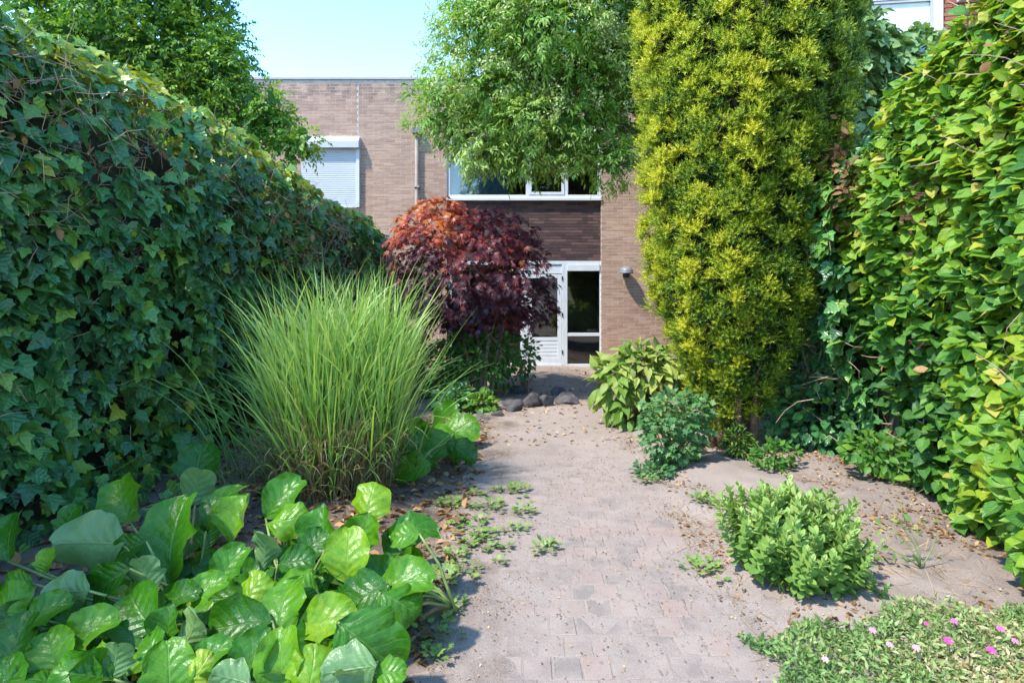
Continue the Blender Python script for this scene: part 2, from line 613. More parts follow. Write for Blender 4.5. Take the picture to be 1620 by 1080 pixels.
full = []; restb = MB()
joint_x = GX(567)
c = 0
z = -0.5
while z + BH < WTOP - 0.02:
    x = WX0 + (c % 2) * (BL + JT) / 2
    while x < WX1:
        x2 = x + BL
        hs = holes + [(joint_x - 0.009, joint_x + 0.009, -1, 9)]
        sp = clip_spans(x, x2, z + 0.004, z + BH - 0.004, hs)
        if sp == [(x, x2)]:
            full.append((x, z))
        else:
            for s, e in sp: restb.box(s, e, D, D + 0.02, z, z + BH, random.random(), True)
        x += BL + JT
    z += BH + JT
    c += 1


def bpick(b):
    px = CX + F * (b[0] + .1) / D; py = CY + F * (EYE - b[1]) / D
    return (575 < px < 655 and 130 < py < 330) or (957 < px < 1012 and 318 < py < 560)


part_b = [b for b in full if bpick(b)]
random.shuffle(part_b)
part_b = set(part_b[:300])
bme = [MB().box(0, BL, 0, 0.02, 0, BH, tt, True).mesh('brick', M_brick) for tt in np.linspace(0.1, 0.95, 9)]
wo_ = wall.matrix_world.translation
for b in full:
    if b in part_b:
        link('brick', random.choice(bme), wall, (b[0] - wo_.x, D - wo_.y + random.uniform(-.0015, .0015), b[1] - wo_.z))
    else:
        restb.box(b[0], b[0] + BL, D + random.uniform(-.0015, .0015), D + 0.02, b[1], b[1] + BH, random.random(), True)
hput(restb, 'brick_courses', M_brick, wall, kind='stuff')
hput(hb().box(joint_x - 0.007, joint_x + 0.007, D - 0.001, D + 0.002, -0.5, WTOP - .02), 'expansion_joint', M_grey, house)

# dark brick apron under the upper window, set back
apron = hput(hb().box(UW[0] - 0.1, UW[1] + 0.1, D + 0.064, D + 0.20, LW[3] - 0.02, UW[2] + 0.1), 'dark_apron', M_dmortar, house)
bpy.context.view_layer.update()
ao = apron.matrix_world.translation
dme = [MB().box(0, BL, 0, 0.02, 0, BH, tt, True).mesh('brick', M_dark) for tt in np.linspace(0.05, 0.95, 7)]
restd = MB()
z = LW[3] + 0.02; c = 0; nd = 0
while z < UW[2] - 0.03:
    x = UW[0] + (c % 2) * (BL + JT) / 2 - 0.001
    while x < UW[1] - 0.02:
        e = min(x + BL, UW[1] - 0.004)
        px = CX + F * x / D
        if e - x > BL - 0.001 and px > 790 and nd < 300:
            link('brick', random.choice(dme), apron, (x - ao.x, D + 0.06 - ao.y, z - ao.z)); nd += 1
        else:
            restd.box(x, e, D + 0.06, D + 0.08, z, z + BH, random.random(), True)
        x += BL + JT
    z += BH + JT; c += 1
hput(restd, 'brick_courses', M_dark, apron, kind='stuff')
# reveals of the recess
for sx in (UW[0], UW[1]):
    s = 1 if sx == UW[0] else -1

# coping, roof, room shells
hput(hb().box(WX0, WX1, D - 0.03, D + 0.36, WTOP + 0.001, WTOP + 0.055), 'coping', M_grey, house, bevel=0.006)
hput(hb().box(WX0, WX1, D + 0.30, D + 9.0, WTOP - 0.35, WTOP - 0.15), 'roof', M_black, house)
rm = hb()
for z0, z1 in ((-0.24, 2.35), (2.6, 5.0)):
    x0, x1, y0, y1 = -3.3, 2.6, D + 0.302, D + 5.0
    rm.box(x0, x1, y1, y1 + .1, z0, z1); rm.box(x0 - .1, x0, y0, y1, z0, z1); rm.box(x1, x1 + .1, y0, y1, z0, z1); rm.box(x0 - .1, x1 + .1, y0, y1 + .1, z1 + .001, z1 + .1)
hput(rm, 'room_wall', M_room, house)
hput(hb().box(-3.4, 2.7, D + 0.302, D + 5.1, -0.36, -0.245).box(-3.4, 2.7, D + .302, D + 5.1, 2.48, 2.595), 'room_floor', M_floor, house)


def frame_ring(b, x0, x1, z0, z1, w, y0, y1):
    b.box(x0, x0 + w, y0, y1, z0, z1); b.box(x1 - w, x1, y0, y1, z0, z1)
    b.box(x0 + w, x1 - w, y0, y1, z0, z0 + w); b.box(x0 + w, x1 - w, y0, y1, z1 - w, z1)
    return b


# upper window: frame, sash, three panes, sill
uw = hput(frame_ring(hb(), UW[0] + .002, UW[1] - .002, UW[2] + .05, UW[3] - .002, 0.065, D + 0.03, D + 0.12), 'window', M_white, house, bevel=0.004)
bpy.context.view_layer.update()
mx1, mx2 = GX(832), GX(893)
hput(hb().box(mx1, mx1 + .06, D + .032, D + .118, UW[2] + .115, UW[3] - .067), 'mullion', M_white, uw, bevel=0.003)
hput(hb().box(mx2, mx2 + .075, D + .032, D + .118, UW[2] + .115, UW[3] - .067), 'mullion', M_white, uw, bevel=0.003)
hput(frame_ring(hb(), mx1 + .062, mx2 - .002, UW[2] + .117, UW[3] - .069, 0.055, D + .02, D + .10), 'sash', M_white, uw, bevel=0.003)
for a, b_ in ((UW[0] + .067, mx1), (mx1 + .117, mx2 - .057), (mx2 + .075, UW[1] - .067)):
    hput(hb().box(a, b_, D + .07, D + .078, UW[2] + .115, UW[3] - .067), 'pane', M_glass, uw)
hput(hb().box(UW[0] - .01, UW[1] + .01, D - .035, D + .13, UW[2] - .005, UW[2] + .048), 'sill', M_white, house, bevel=0.005)
hput(hb().box(UW[0] + .07, mx1 - .35, D + .16, D + .165, UW[2] + .06, UW[3] - .03), 'window_backing', M_blue, uw)  # blue sheet behind the left pane

# ground floor frontage: large window, door, side light
fx0, fx1, fz0, fz1 = LW
lx1 = GX(829); dx0, dx1 = GX(835), GX(889); sx0, sx1 = GX(893), GX(954)
yF, yB = D + 0.04, D + 0.13
win = hput(frame_ring(hb(), fx0, lx1, fz0, fz1, 0.075, yF, yB), 'window', M_white, house, bevel=0.004)
bpy.context.view_layer.update()
hput(hb().box(fx0 + .075, lx1 - .075, yF + .04, yF + .048, fz0 + .075, fz1 - .075), 'pane', M_glass, win)
# door frame with transom
df = hb()
df.box(lx1 + .002, dx0, yF, yB, fz0, fz1); df.box(dx1, sx0, yF, yB, fz0, fz1)
df.box(dx0, dx1, yF, yB, fz1 - 0.065, fz1); df.box(dx0, dx1, yF + .02, yB, GZ(433), fz1 - 0.067)
df.box(dx0, dx1, yF - .02, yB, fz0, fz0 + 0.06)
hput(df, 'door_frame', M_white, house, bevel=0.004)
dr = hb()
dz0, dz1 = fz0 + .062, GZ(434)
gx0, gx1, gz0, gz1_ = dx0 + .085, dx1 - .085, GZ(534), GZ(440)
y0, y1 = yF + .012, yF + .066
dr.box(dx0 + .004, gx0, y0, y1, dz0, dz1); dr.box(gx1, dx1 - .004, y0, y1, dz0, dz1)
dr.box(gx0, gx1, y0, y1, gz1_, dz1); dr.box(gx0, gx1, y0, y1, dz0, dz0 + .10); dr.box(gx0, gx1, y0, y1, gz0 - .07, gz0)
door = hput(dr, 'door', M_white, house, bevel=0.004)
bpy.context.view_layer.update()
hput(hb().box(gx0, gx1, y0 + .025, y0 + .033, gz0, gz1_), 'pane', M_glass, door)
hput(hb().box(gx0, gx1, y0 + .010, y1 - .002, dz0 + .101, gz0 - .071), 'panel', M_white, door)
nb = 5
for k in range(nb):            # weatherboards of the lower door panel
    za = dz0 + .10 + k * (gz0 - .07 - dz0 - .10) / nb; zb = dz0 + .10 + (k + 1) * (gz0 - .07 - dz0 - .10) / nb
    b = hb()
    b.add([(gx0, y0 + .002, za + .003), (gx1, y0 + .002, za + .003), (gx1, y0 + .007, zb), (gx0, y0 + .007, zb), (gx0, y0 + .0098, za + .003), (gx1, y0 + .0098, za + .003), (gx1, y0 + .0098, zb), (gx0, y0 + .0098, zb)],
          [(0, 1, 2, 3), (0, 4, 5, 1), (3, 2, 6, 7), (4, 7, 6, 5), (0, 3, 7, 4), (1, 5, 6, 2)])
    hput(b, 'board', M_white, door)
hput(hb().tube([(dx0 + .05, y0 - .045, GZ(508)), (dx0 + .16, y0 - .045, GZ(508))], .009, 8).tube([(dx0 + .05, y0 - .045, GZ(508)), (dx0 + .05, y0, GZ(508))], .009, 8), 'handle', M_grey, door, smooth=True)
for zz in (GZ(440), GZ(498), GZ(557)):
    hput(hb().tube([(dx1 + .01, yF - .008, zz - .04), (dx1 + .01, yF - .008, zz + .04)], .011, 8), 'hinge', M_black, door)
side = hput(frame_ring(hb(), sx0 + .001, sx1, fz0, fz1, 0.062, yF, yB).box(sx0 + .063, sx1 - .062, yF + .004, yB, GZ(532), GZ(527)), 'side_window', M_white, house, bevel=0.004)
bpy.context.view_layer.update()
hput(hb().box(sx0 + .063, sx1 - .062, yF + .04, yF + .048, GZ(526.9), GZ(429)), 'pane', M_glass, side)
hput(hb().box(sx0 + .063, sx1 - .062, yF + .04, yF + .048, fz0 + .062, GZ(532.1)), 'pane', M_glass, side)
vb = hb(); vb.box(sx0 + .063, sx1 - .062, yF - .02, yF + .10, GZ(428.9), fz1 - .063)
hput(vb, 'vent_box', M_white, side, bevel=0.008)
hput(hb().box(fx0 - .02, fx1 + .02, D - 0.06, D + .2, -0.30, fz0 - .002), 'threshold', M_grey, house)

# roller shutter over the left window
sb = hb()
bz0, bz1 = GZ(236), GZ(218)
prof = [(D - .16, bz0), (D - .16, bz1 - .09), (D - .08, bz1), (D + .01, bz1), (D + .01, bz0)]
n = len(prof)
sb.add([(SH[0], a, b) for a, b in prof] + [(SH[1] + .02, a, b) for a, b in prof], [tuple(range(n)), tuple(range(2 * n - 1, n - 1, -1))] + [(k, n + k, n + (k + 1) % n, (k + 1) % n) for k in range(n)])
shut = hput(sb, 'roller_shutter', M_shut, house, bevel=0.006)
bpy.context.view_layer.update()
z = SH[2] + .02
slat_m = []
k = 0
while z < bz0 - .005:
    z1 = min(z + .0415, bz0 - .002)
    b = hb()
    x0, x1 = SH[0], SH[1] - .05
    b.add([(x0, D - .050, z), (x1, D - .050, z), (x1, D - .053, (z + z1) / 2), (x0, D - .053, (z + z1) / 2), (x1, D - .050, z1), (x0, D - .050, z1), (x0, D - .044, z), (x1, D - .044, z), (x1, D - .044, z1), (x0, D - .044, z1)],
          [(0, 1, 2, 3), (3, 2, 4, 5), (1, 0, 6, 7), (5, 4, 8, 9)])
    hput(b, 'slat', M_shut, shut)
    z += .043
hput(hb().box(SH[0], SH[1] - .054, D - .043, D - .035, SH[2] + .01, bz0 - .002), 'curtain_back', M_shut, shut)
hput(hb().box(SH[1] - .052, SH[1] + .012, D - .075, D + .005, SH[2] - .005, bz0 - .001), 'guide_rail', M_white, shut, bevel=.004)
hput(hb().box(SH[0], SH[1] - .053, D - .065, D - .02, SH[2] - .012, SH[2] + .018), 'bottom_bar', M_white, shut)
hput(hb().box(SH[0], SH[1], D + .05, D + .1, SH[2], SH[3]), 'window_board', M_white, house)

# down pipe with hopper and brackets
pxm = GX(660)
dp = hput(hb().tube([(pxm, D - .062, -.3), (pxm, D - .062, GZ(212))], .036, 14), 'downpipe', plain('pipe_grey', (0.22, 0.185, 0.165), .6), house, smooth=True)
bpy.context.view_layer.update()
hput(hb().box(pxm - .085, pxm + .085, D - .15, D - .002, GZ(213), GZ(203)), 'hopper', M_alu, dp, bevel=.012)
for zz in (0.4, 1.9, 3.4):
    hput(hb().box(pxm - .056, pxm + .056, D - .112, D - .001, zz, zz + .03), 'bracket', M_grey, dp)

# wall lamp
lp = P(989, 430, D - 0.0)
lamp = empty('wall_lamp', (lp.x, D, lp.z), 'grey half dome wall lamp on the brick pier right of the glass door', 'lamp')
b = MB()
pts = []; fs = []
ns, nr = 16, 6
for i in range(nr + 1):
    a = i / nr * math.pi / 2
    for k in range(ns):
        an = 2 * math.pi * k / ns
        pts.append((math.cos(a) * .135 * math.cos(an), -.15 + math.cos(a) * .135 * math.sin(an), .0 + .115 * math.sin(a)))
for i in range(nr):
    for k in range(ns):
        k2 = (k + 1) % ns
        fs.append((i * ns + k, i * ns + k2, (i + 1) * ns + k2, (i + 1) * ns + k))
b.add(pts, fs)
b.tube([(0, -.15, -.035), (0, -.15, .001)], .136, 16)
b.build('lamp_shade', M_alu, lamp, True)
MB().box(-.05, .05, -.04, -.001, -.11, .05).tube([(0, -.03, -.02), (0, -.10, -.02)], .02, 8).build('bracket', M_black, lamp, bevel=.006)
MB().tube([(0, -.15, -.10), (0, -.15, -.036)], .055, 12).build('bulb_cover', M_black, lamp, True)

# ------------------------------------------------------------------ the neighbour's house, upper right
nh = empty('neighbour_house', (5.0, 9.6, -0.1), 'red brick neighbouring house with broad white window frames above the right hedge', 'house', rotz=R(-9))
NX = lambda px: (px - CX) / F * 9.75 - 5.0
NZ = lambda py: EYE - (py - CY) / F * 9.75 + 0.1
w0, w1, wz0, wz1 = NX(1322), NX(1470), NZ(170), NZ(-70)
b = MB()
b.box(-.6, w0, .03, .3, 0, 7.4); b.box(w0, w1, .03, .3, 0, wz0); b.box(w0, w1, .03, .3, wz1, 7.4); b.box(w1, w1 + 4.0, .03, .3, 0, 7.4)
b.box(-.6, w1 + 4.0, .3, 6, 7.0, 7.2); b.box(-.6, -.4, .301, 6, 0, 6.99)
nw = b.build('wall', plain('red_mortar', (0.30, 0.22, 0.19), .95), nh)
rb = MB()
rme = [MB().box(0, BL, 0, .03, 0, BH, tt, True).mesh('brick', M_red) for tt in (.1, .3, .5, .7, .9)]
z = 0.02; c = 0
while z < 7.3:
    x = -.6 + (c % 2) * (BL + JT) / 2
    while x < w1 + 3.7:
        for s, e in clip_spans(x, x + BL, z, z + BH, [(w0, w1, wz0, wz1)]):
            if e - s > BL - .001 and w1 < s < w1 + .75 and 4.6 < z < 6.6:
                link('brick', random.choice(rme), nw, (s, 0.001, z))
            else:
                rb.box(s, e, 0, .03, z, z + BH, random.random(), True)
        x += BL + JT
    z += BH + JT; c += 1
rb.build('brick_courses', M_red, nw, kind='stuff')
nf = frame_ring(MB(), w0 + .002, w1 - .002, wz0 + .002, wz1 - .002, .13, -.02, .12).build('window', M_white, nh, bevel=.006)
tz = NZ(62)
MB().box(w0 + .132, w1 - .132, -.01, .1, tz, tz + .12).build('transom', M_white, nf)
ub = frame_ring(MB(), w0 + .16, w1 - .135, NZ(58), NZ(12), .035, -.005, .08).build('sash', M_grey, nf)
MB().box(w0 + .2, w1 - .17, .03, .04, NZ(58) + .04, NZ(12) - .04).build('window_backing', M_pale, nf)
MB().box(w0 + .132, w1 - .132, -.015, .09, NZ(11), wz1 - .134).build('header_panel', M_white, nf)
MB().box(w0 + .132, w1 - .132, .05, .058, wz0 + .132, tz - .001).build('pane', M_glass, nf)
MB().box(w0 + .132, w1 - .132, .1, .11, wz0 + .132, tz - .001).build('window_backing', M_blue, nf)  # blue sheet painting the sky reflection of the lower pane
MB().box(w1 + .18, w1 + 2.6, -.12, -.002, NZ(22), NZ(-30)).build('fascia_board', M_white, nh, bevel=.01)

# ------------------------------------------------------------------ leaf templates: vertices, faces, leafuv
def leaf_simple(ws, fold=0.18, droop=0.15, wave=0.0):
    """ws: half widths at stations along the leaf (0..1)"""
    V, U, Fc = [], [], []
    n = len(ws)
    for i, w in enumerate(ws):
        s = i / (n - 1)
        zc = -droop * s * s
        wv = wave * math.sin(i * 2.4)
        V += [(-w, s, zc + fold * w + wv), (0, s, zc), (w, s, zc + fold * w - wv)]
        U += [(-1, s), (0, s), (1, s)]
    for i in range(n - 1):
        a = i * 3
        Fc += [(a, a + 1, a + 4, a + 3), (a + 1, a + 2, a + 5, a + 4)]
    return V, Fc, U


def leaf_fan(outline, centre=(0, .35), fold=0.12, droop=0.2):
    V = [(centre[0], centre[1], 0)]; U = [(0, centre[1])]
    for x, y in outline:
        V.append((x, y, fold * abs(x) - droop * max(0, y - .3) ** 2)); U.append((max(-1, min(1, x * 1.6)), y))
    n = len(outline)
    Fc = [(0, 1 + k, 1 + (k + 1) % n) for k in range(n)]
    return V, Fc, U


IVY = leaf_fan([(0, 0), (.22, -.10), (.46, .02), (.42, .22), (.52, .42), (.26, .52), (.16, .78), (0, 1.0), (-.16, .78), (-.26, .52), (-.52, .42), (-.42, .22), (-.46, .02), (-.22, -.10)], fold=.22, droop=.28)
BEECH = leaf_simple([.02, .27, .335, .22, .0], .28, .20, .012)
LANCE = leaf_simple([.01, .13, .12, .0], .3, .22)
SMALL = leaf_simple([.02, .26, .22, .0], .25, .15)


def leaf_four(w, at=.42, fold=.3, droop=.2):
    return [(0, 0, 0), (-w, at, fold * w), (0, 1, -droop), (w, at, fold * w), (0, at, 0)], [(0, 4, 1), (4, 2, 1), (0, 3, 4), (4, 3, 2)], [(0, 0), (-1, at), (0, 1), (1, at), (0, at)]


LANCE4, SMALL4 = leaf_four(.15), leaf_four(.27)
_mo = []
for k in range(7):
    a = R(-105 + k * 35)
    L = (.45, .72, .92, 1.0, .92, .72, .45)[k]
    for da, l in ((-13, .30), (-5, .62 * L), (0, L), (5, .62 * L)):
        aa = a + R(da)
        _mo.append((math.sin(aa) * l * .62, .2 + math.cos(aa) * l * .62))
_mo.append((0.0, 0.0))
MAPLE = leaf_fan(_mo, (0, .2), .10, .35)

C_ivy = leaf_mat('ivy_leaf', [(0.0, (0.024, 0.078, 0.030)), (0.35, (0.050, 0.175, 0.056)), (0.62, (0.105, 0.28, 0.050)), (0.85, (0.24, 0.37, 0.035)), (1.0, (0.38, 0.41, 0.03))], .32, .33, veins=.35, nveins=4, spec=.5)
C_beech = leaf_mat('hornbeam_leaf', [(0.0, (0.026, 0.10, 0.024)), (0.4, (0.075, 0.22, 0.024)), (0.7, (0.20, 0.36, 0.025)), (0.9, (0.38, 0.43, 0.03)), (1.0, (0.50, 0.43, 0.09))], .42, .42, veins=.4, nveins=9, spec=.4)
C_tree = leaf_mat('tree_leaf', [(0.0, (0.045, 0.12, 0.026)), (0.45, (0.13, 0.30, 0.042)), (0.8, (0.26, 0.42, 0.07)), (1.0, (0.40, 0.48, 0.17))], .45, .5)
C_tree2 = leaf_mat('fine_tree_leaf', [(0.0, (0.028, 0.105, 0.026)), (0.5, (0.085, 0.23, 0.032)), (0.8, (0.20, 0.35, 0.035)), (1.0, (0.33, 0.41, 0.04))], .45, .5)
C_pale = leaf_mat('pale_tree_leaf', [(0.0, (0.09, 0.19, 0.06)), (0.6, (0.20, 0.33, 0.13)), (1.0, (0.34, 0.44, 0.22))], .35, .5)
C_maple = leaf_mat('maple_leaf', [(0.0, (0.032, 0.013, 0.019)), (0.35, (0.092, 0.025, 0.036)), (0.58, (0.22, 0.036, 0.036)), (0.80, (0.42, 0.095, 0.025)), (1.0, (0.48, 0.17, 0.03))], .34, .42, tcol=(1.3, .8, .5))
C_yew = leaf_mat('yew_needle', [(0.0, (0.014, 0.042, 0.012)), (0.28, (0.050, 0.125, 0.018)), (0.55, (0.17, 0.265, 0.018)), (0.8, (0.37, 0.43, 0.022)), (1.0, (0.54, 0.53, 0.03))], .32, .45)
C_berg = leaf_mat('bergenia_leaf', [(0.0, (0.014, 0.080, 0.004)), (0.4, (0.044, 0.175, 0.006)), (0.7, (0.12, 0.27, 0.008)), (0.9, (0.24, 0.35, 0.014)), (1.0, (0.33, 0.34, 0.10))], .34, .36, veins=.17, nveins=5.5, back=(0.17, 0.28, 0.12), spots=.5, spec=.36, bst=.40, crinkle=.6)
C_host = leaf_mat('yellow_green_leaf', [(0.0, (0.05, 0.14, 0.02)), (0.5, (0.15, 0.27, 0.035)), (1.0, (0.34, 0.40, 0.09))], .35, .45, veins=.45, nveins=6)
C_blue = leaf_mat('blue_green_leaf', [(0.0, (0.035, 0.11, 0.032)), (0.6, (0.095, 0.23, 0.070)), (1.0, (0.20, 0.33, 0.13))], .36, .5)
C_sed = leaf_mat('sedum_leaf', [(0.0, (0.08, 0.20, 0.04)), (0.6, (0.23, 0.37, 0.08)), (1.0, (0.42, 0.48, 0.16))], .35, .5)
C_grass = leaf_mat('grass_blade', [(0.0, (0.24, 0.175, 0.105)), (0.18, (0.30, 0.235, 0.13)), (0.32, (0.10, 0.22, 0.06)), (0.65, (0.22, 0.41, 0.075)), (1.0, (0.42, 0.54, 0.18))], .38, .45)
C_dry = leaf_mat('dry_leaf', [(0.0, (0.10, 0.055, 0.03)), (0.4, (0.24, 0.13, 0.06)), (0.7, (0.40, 0.23, 0.10)), (1.0, (0.52, 0.42, 0.24))], .2, .7, spec=.2)
C_mat = leaf_mat('mat_leaf', [(0.0, (0.07, 0.14, 0.045)), (0.5, (0.17, 0.29, 0.075)), (0.8, (0.28, 0.35, 0.12)), (1.0, (0.46, 0.40, 0.22))], .3, .55)
C_pink = leaf_mat('pink_petal', [(0.0, (0.55, 0.08, 0.32)), (0.5, (0.70, 0.16, 0.45)), (1.0, (0.75, 0.42, 0.52))], .3, .5, tcol=(1, .8, 1))
C_cream = leaf_mat('cream_blossom', [(0.0, (0.32, 0.43, 0.14)), (1.0, (0.55, 0.60, 0.29))], .25, .6)
M_stalk = plain('green_stalk', (0.16, 0.22, 0.06), .6, .3, 20)
M_rstalk = plain('brown_stem', (0.17, 0.11, 0.06), .8, .3, 20)


def tpl_mesh(name, tpl, tint, mat, smooth=True):
    b = MB(); V, Fc, U = tpl
    b.add(V, Fc, tint, [tuple(u) for u in U])
    return b.mesh(name, mat, smooth)


def screen(T):
    d = np.maximum(T[:, 1], .1)
    return CX + F * T[:, 0] / d, CY + F * (EYE - T[:, 2]) / d


def leaves_split(thing, tpl, mat, M, T, tint, size, ok, n_parts=300, variants=10, part='leaf', rest='foliage', mind=0):
    """the n_parts leaves that show largest become parts, the rest one mesh"""
    px, py = screen(T)
    vis = ok & (px > 5) & (px < 1615) & (py > 5) & (py < 1075) & (T[:, 1] > mind)
    score = np.where(vis, size / T[:, 1], -1)
    order = np.argsort(-score)
    sel = [i for i in order[:n_parts] if score[i] > 0]
    keep = np.ones(len(T), bool); keep[sel] = False
    tl = np.linspace(0, 1, variants)
    mes = [tpl_mesh(part, tpl, t_, mat) for t_ in tl]
    for i in sel:
        k = int(np.clip(round(float(tint[i]) * (variants - 1)), 0, variants - 1))
        link_m(part, mes[k], M[i], T[i], thing)
    scatter(rest, tpl, M[keep], T[keep], tint[keep], mat, thing, smooth=True)


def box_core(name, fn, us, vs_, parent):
    """solid dark core added to block light through the foliage: fn(u, v) -> point"""
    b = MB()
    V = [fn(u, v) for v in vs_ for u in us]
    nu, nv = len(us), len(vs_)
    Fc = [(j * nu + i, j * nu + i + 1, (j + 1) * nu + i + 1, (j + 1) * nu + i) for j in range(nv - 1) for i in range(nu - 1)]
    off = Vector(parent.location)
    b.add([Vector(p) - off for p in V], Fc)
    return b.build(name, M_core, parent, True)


def twigs(n, pos, dirs, length, rad, mat, parent, name='twigs', tint=.5):
    b = MB(); off = Vector(parent.location)
    for i in range(n):
        p = Vector(pos[i]) - off; d = Vector(dirs[i]).normalized(); L = length[i]
        pts = [p]
        for k in range(3):
            d = (d + Vector(rng.normal(0, .33, 3))).normalized()
            pts.append(pts[-1] + d * L / 3)
        b.tube(pts, [rad, rad * .85, rad * .7, rad * .45], 3, tint, False)
    return b.build(name, mat, parent, kind='stuff')


# ------------------------------------------------------------------ left ivy hedge
def hedge(name, loc, label, xf, top, d0, d1, sgn, back, tpl, mat, n_face, n_top, smin, smax, style, dens_gap, tw_n, skirt=0.0):
    """sgn: +1 if the face looks to +X, -1 if to -X"""
    h = empty(name, loc, label, 'hedge')
    # face
    y = rng.uniform(d0, d1, n_face); tz = top(y); z = rng.uniform(0, 1, n_face) ** .95 * tz
    p = np.stack([y * 0, y, z], -1)
    bulge = .15 * wob(p, 1.1) + .085 * wob(p, 3.3) + .06 * wob(p, 7.5)
    rnd = np.clip((z - (tz - .45)) / .45, 0, 1.2)
    dep = rng.exponential(.075, n_face)
    x = xf(y) + sgn * (bulge - .30 * rnd ** 2 - dep + skirt * np.exp(-z / .28) * rng.uniform(0, 1, n_face))
    gap = wob(p, 2.1) + .6 * wob(p, 5.3)
    keep = rng.uniform(0, 1, n_face) > dens_gap(y, z, gap)
    nface = np.stack([sgn * np.ones(n_face), y * 0 - .25, .75 + .6 * rnd], -1)
    T1 = np.stack([x, y, z + gz(xf(y), y) * 0], -1)[keep]; N1 = nface[keep]; D1 = dep[keep]; G1 = gap[keep]; H1 = (z / tz)[keep]
    # top
    yt = rng.uniform(d0, d1, n_top); u = rng.uniform(.2, back, n_top)
    pt = np.stack([u * 3, yt, u * 0], -1)
    zt = top(yt) + .10 * wob(pt, 1.4) + .05 * wob(pt, 4) - rng.exponential(.05, n_top)
    T2 = np.stack([xf(yt) - sgn * u, yt, zt], -1)
    N2 = np.stack([sgn * .5 * np.ones(n_top), yt * 0 - .2, np.ones(n_top)], -1)
    T = np.concatenate([T1, T2]); N = np.concatenate([N1, N2]); Dp = np.concatenate([D1, D1[:1].repeat(n_top) * 0 + .02])
    Hh = np.concatenate([H1, np.ones(n_top) * 1.05])
    k = len(T)
    N = nrm(N) + rv(k, .42)
    if style == 'ivy':
        A = np.stack([sgn * np.full(k, .5), rng.normal(0, .7, k) - .1, np.full(k, -.65)], -1) + rv(k, .3)
    else:
        A = np.stack([sgn * np.full(k, .8), rng.normal(0, 1.0, k) - .15, np.full(k, -.15)], -1) + rv(k, .6)
        N = N + np.array([0, -.35, .8]) + rv(k, .35)
    S = rng.uniform(smin, smax, k)
    M = frames(A, N, S)
    pn = wob(T, 1.7)
    return h, T, M, S, Dp, Hh, pn


XL = lambda y: -3.2 + .126 * (y - 3.86)
TL = lambda y: np.interp(y, [1, 3.86, 5.7, 7.6, 11, 11.7], [3.85, 3.52, 3.28, 2.98, 2.36, 1.8])
def gapL(y, z, g):
    t = TL(y)
    band = np.exp(-((z / t - .80) / .13) ** 2) * np.clip((9.5 - y) / 3, 0, 1)
    return np.clip(.08 + .62 * band * (g > -.35) + .35 * (g > .55) + .3 * (g > .95), 0, .92)
hl, T, M, S, Dp, Hh, pn = hedge('ivy_hedge', (-3.3, 6.2, 0), 'tall dark ivy covered hedge along the left side with bare brown twigs near its top', XL, TL, 1.2, 11.7, 1, 1.3, IVY, C_ivy, 18500, 5200, .055, .16, 'ivy', gapL, 0, .75)
tint = np.clip(.36 + .13 * pn + rng.normal(0, .15, len(T)) + np.where(Hh > .93, .42 + rng.normal(0, .16, len(T)), 0) + (rng.uniform(0, 1, len(T)) < .12) * .25, 0, 1)  # topmost leaves tinted yellow green: the sunlit edge is put into the colour
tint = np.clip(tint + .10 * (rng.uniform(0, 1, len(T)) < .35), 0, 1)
T[:, 2] = np.maximum(T[:, 2], .05)
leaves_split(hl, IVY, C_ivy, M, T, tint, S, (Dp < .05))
box_core('dark_core', lambda u, v: (XL(u) - .50 - (0 if v < .85 else (v - .85) * 1.6), u, -.1 + (TL(u) - .05) * min(v, .97)) if v <= 1 else (XL(u) - 1.5, u, TL(u) - .16), list(np.linspace(1.1, 11.6, 40)), list(np.linspace(0, 1, 12)) + [1.2], hl)  # added solid core, keeps light from passing through the hedge
n = 1800
yy = 1.5 + 10 * rng.uniform(0, 1, n) ** 1.2; tt = TL(yy)
zz = tt * np.clip(np.where(rng.uniform(0, 1, n) < .7, rng.normal(.76, .10, n), rng.uniform(.05, 1, n)), .02, .99)
pp = np.stack([XL(yy) + rng.normal(-.10, .07, n) - .25 * np.clip((zz - tt + .45) / .45, 0, 1) ** 2, yy, zz], -1)
pp[:, 0] += .06 * (rng.uniform(0, 1, n) < .45)
twigs(n, pp, rv(n) * np.array([.35, 1, .7]) + np.array([.25, 0, .1]), rng.uniform(.18, .42, n), .0034, M_twig, hl)
dn = 260
ii = rng.integers(0, n, dn)
scatter('dead_leaves', SMALL, frames(rv(dn) + np.array([.3, 0, -.5]), rv(dn) + np.array([.8, -.2, .2]), rng.uniform(.05, .10, dn)), pp[ii] + np.array([.06, 0, 0]), rng.uniform(.2, .8, dn), C_dry, hl)

# ------------------------------------------------------------------ right hornbeam hedge and the dark ivy beyond it
XR = lambda y: 2.84 + .15 * (y - 3.62) + .25 * np.clip(1 - 0 * y, 0, 0)
TR = lambda y: np.interp(y, [1, 3.5, 4.4, 5.3, 5.9], [4.1, 3.95, 3.68, 3.28, 2.85])
gapR = lambda y, z, g: np.clip(.04 + .40 * (g > .55) + .35 * (g > .95), 0, .9)
hr, T, M, S, Dp, Hh, pn = hedge('hornbeam_hedge', (3.1, 3.6, 0), 'bright green hornbeam hedge with large pleated leaves along the right side', XR, TR, 1.2, 5.9, -1, 1.0, BEECH, C_beech, 19000, 3400, .05, .15, 'beech', gapR, 0)
tint = np.clip(.53 + .16 * pn + .28 * (Hh - .4) + .17 * np.clip((4.5 - T[:, 1]) / 1.6, -1, 1) + rng.normal(0, .15, len(T)) + (rng.uniform(0, 1, len(T)) < .12) * .22, 0, 1)  # near and upper leaves tinted yellower, painting the sunlit part of the hedge
leaves_split(hr, BEECH, C_beech, M, T, tint, S, (Dp < .07))
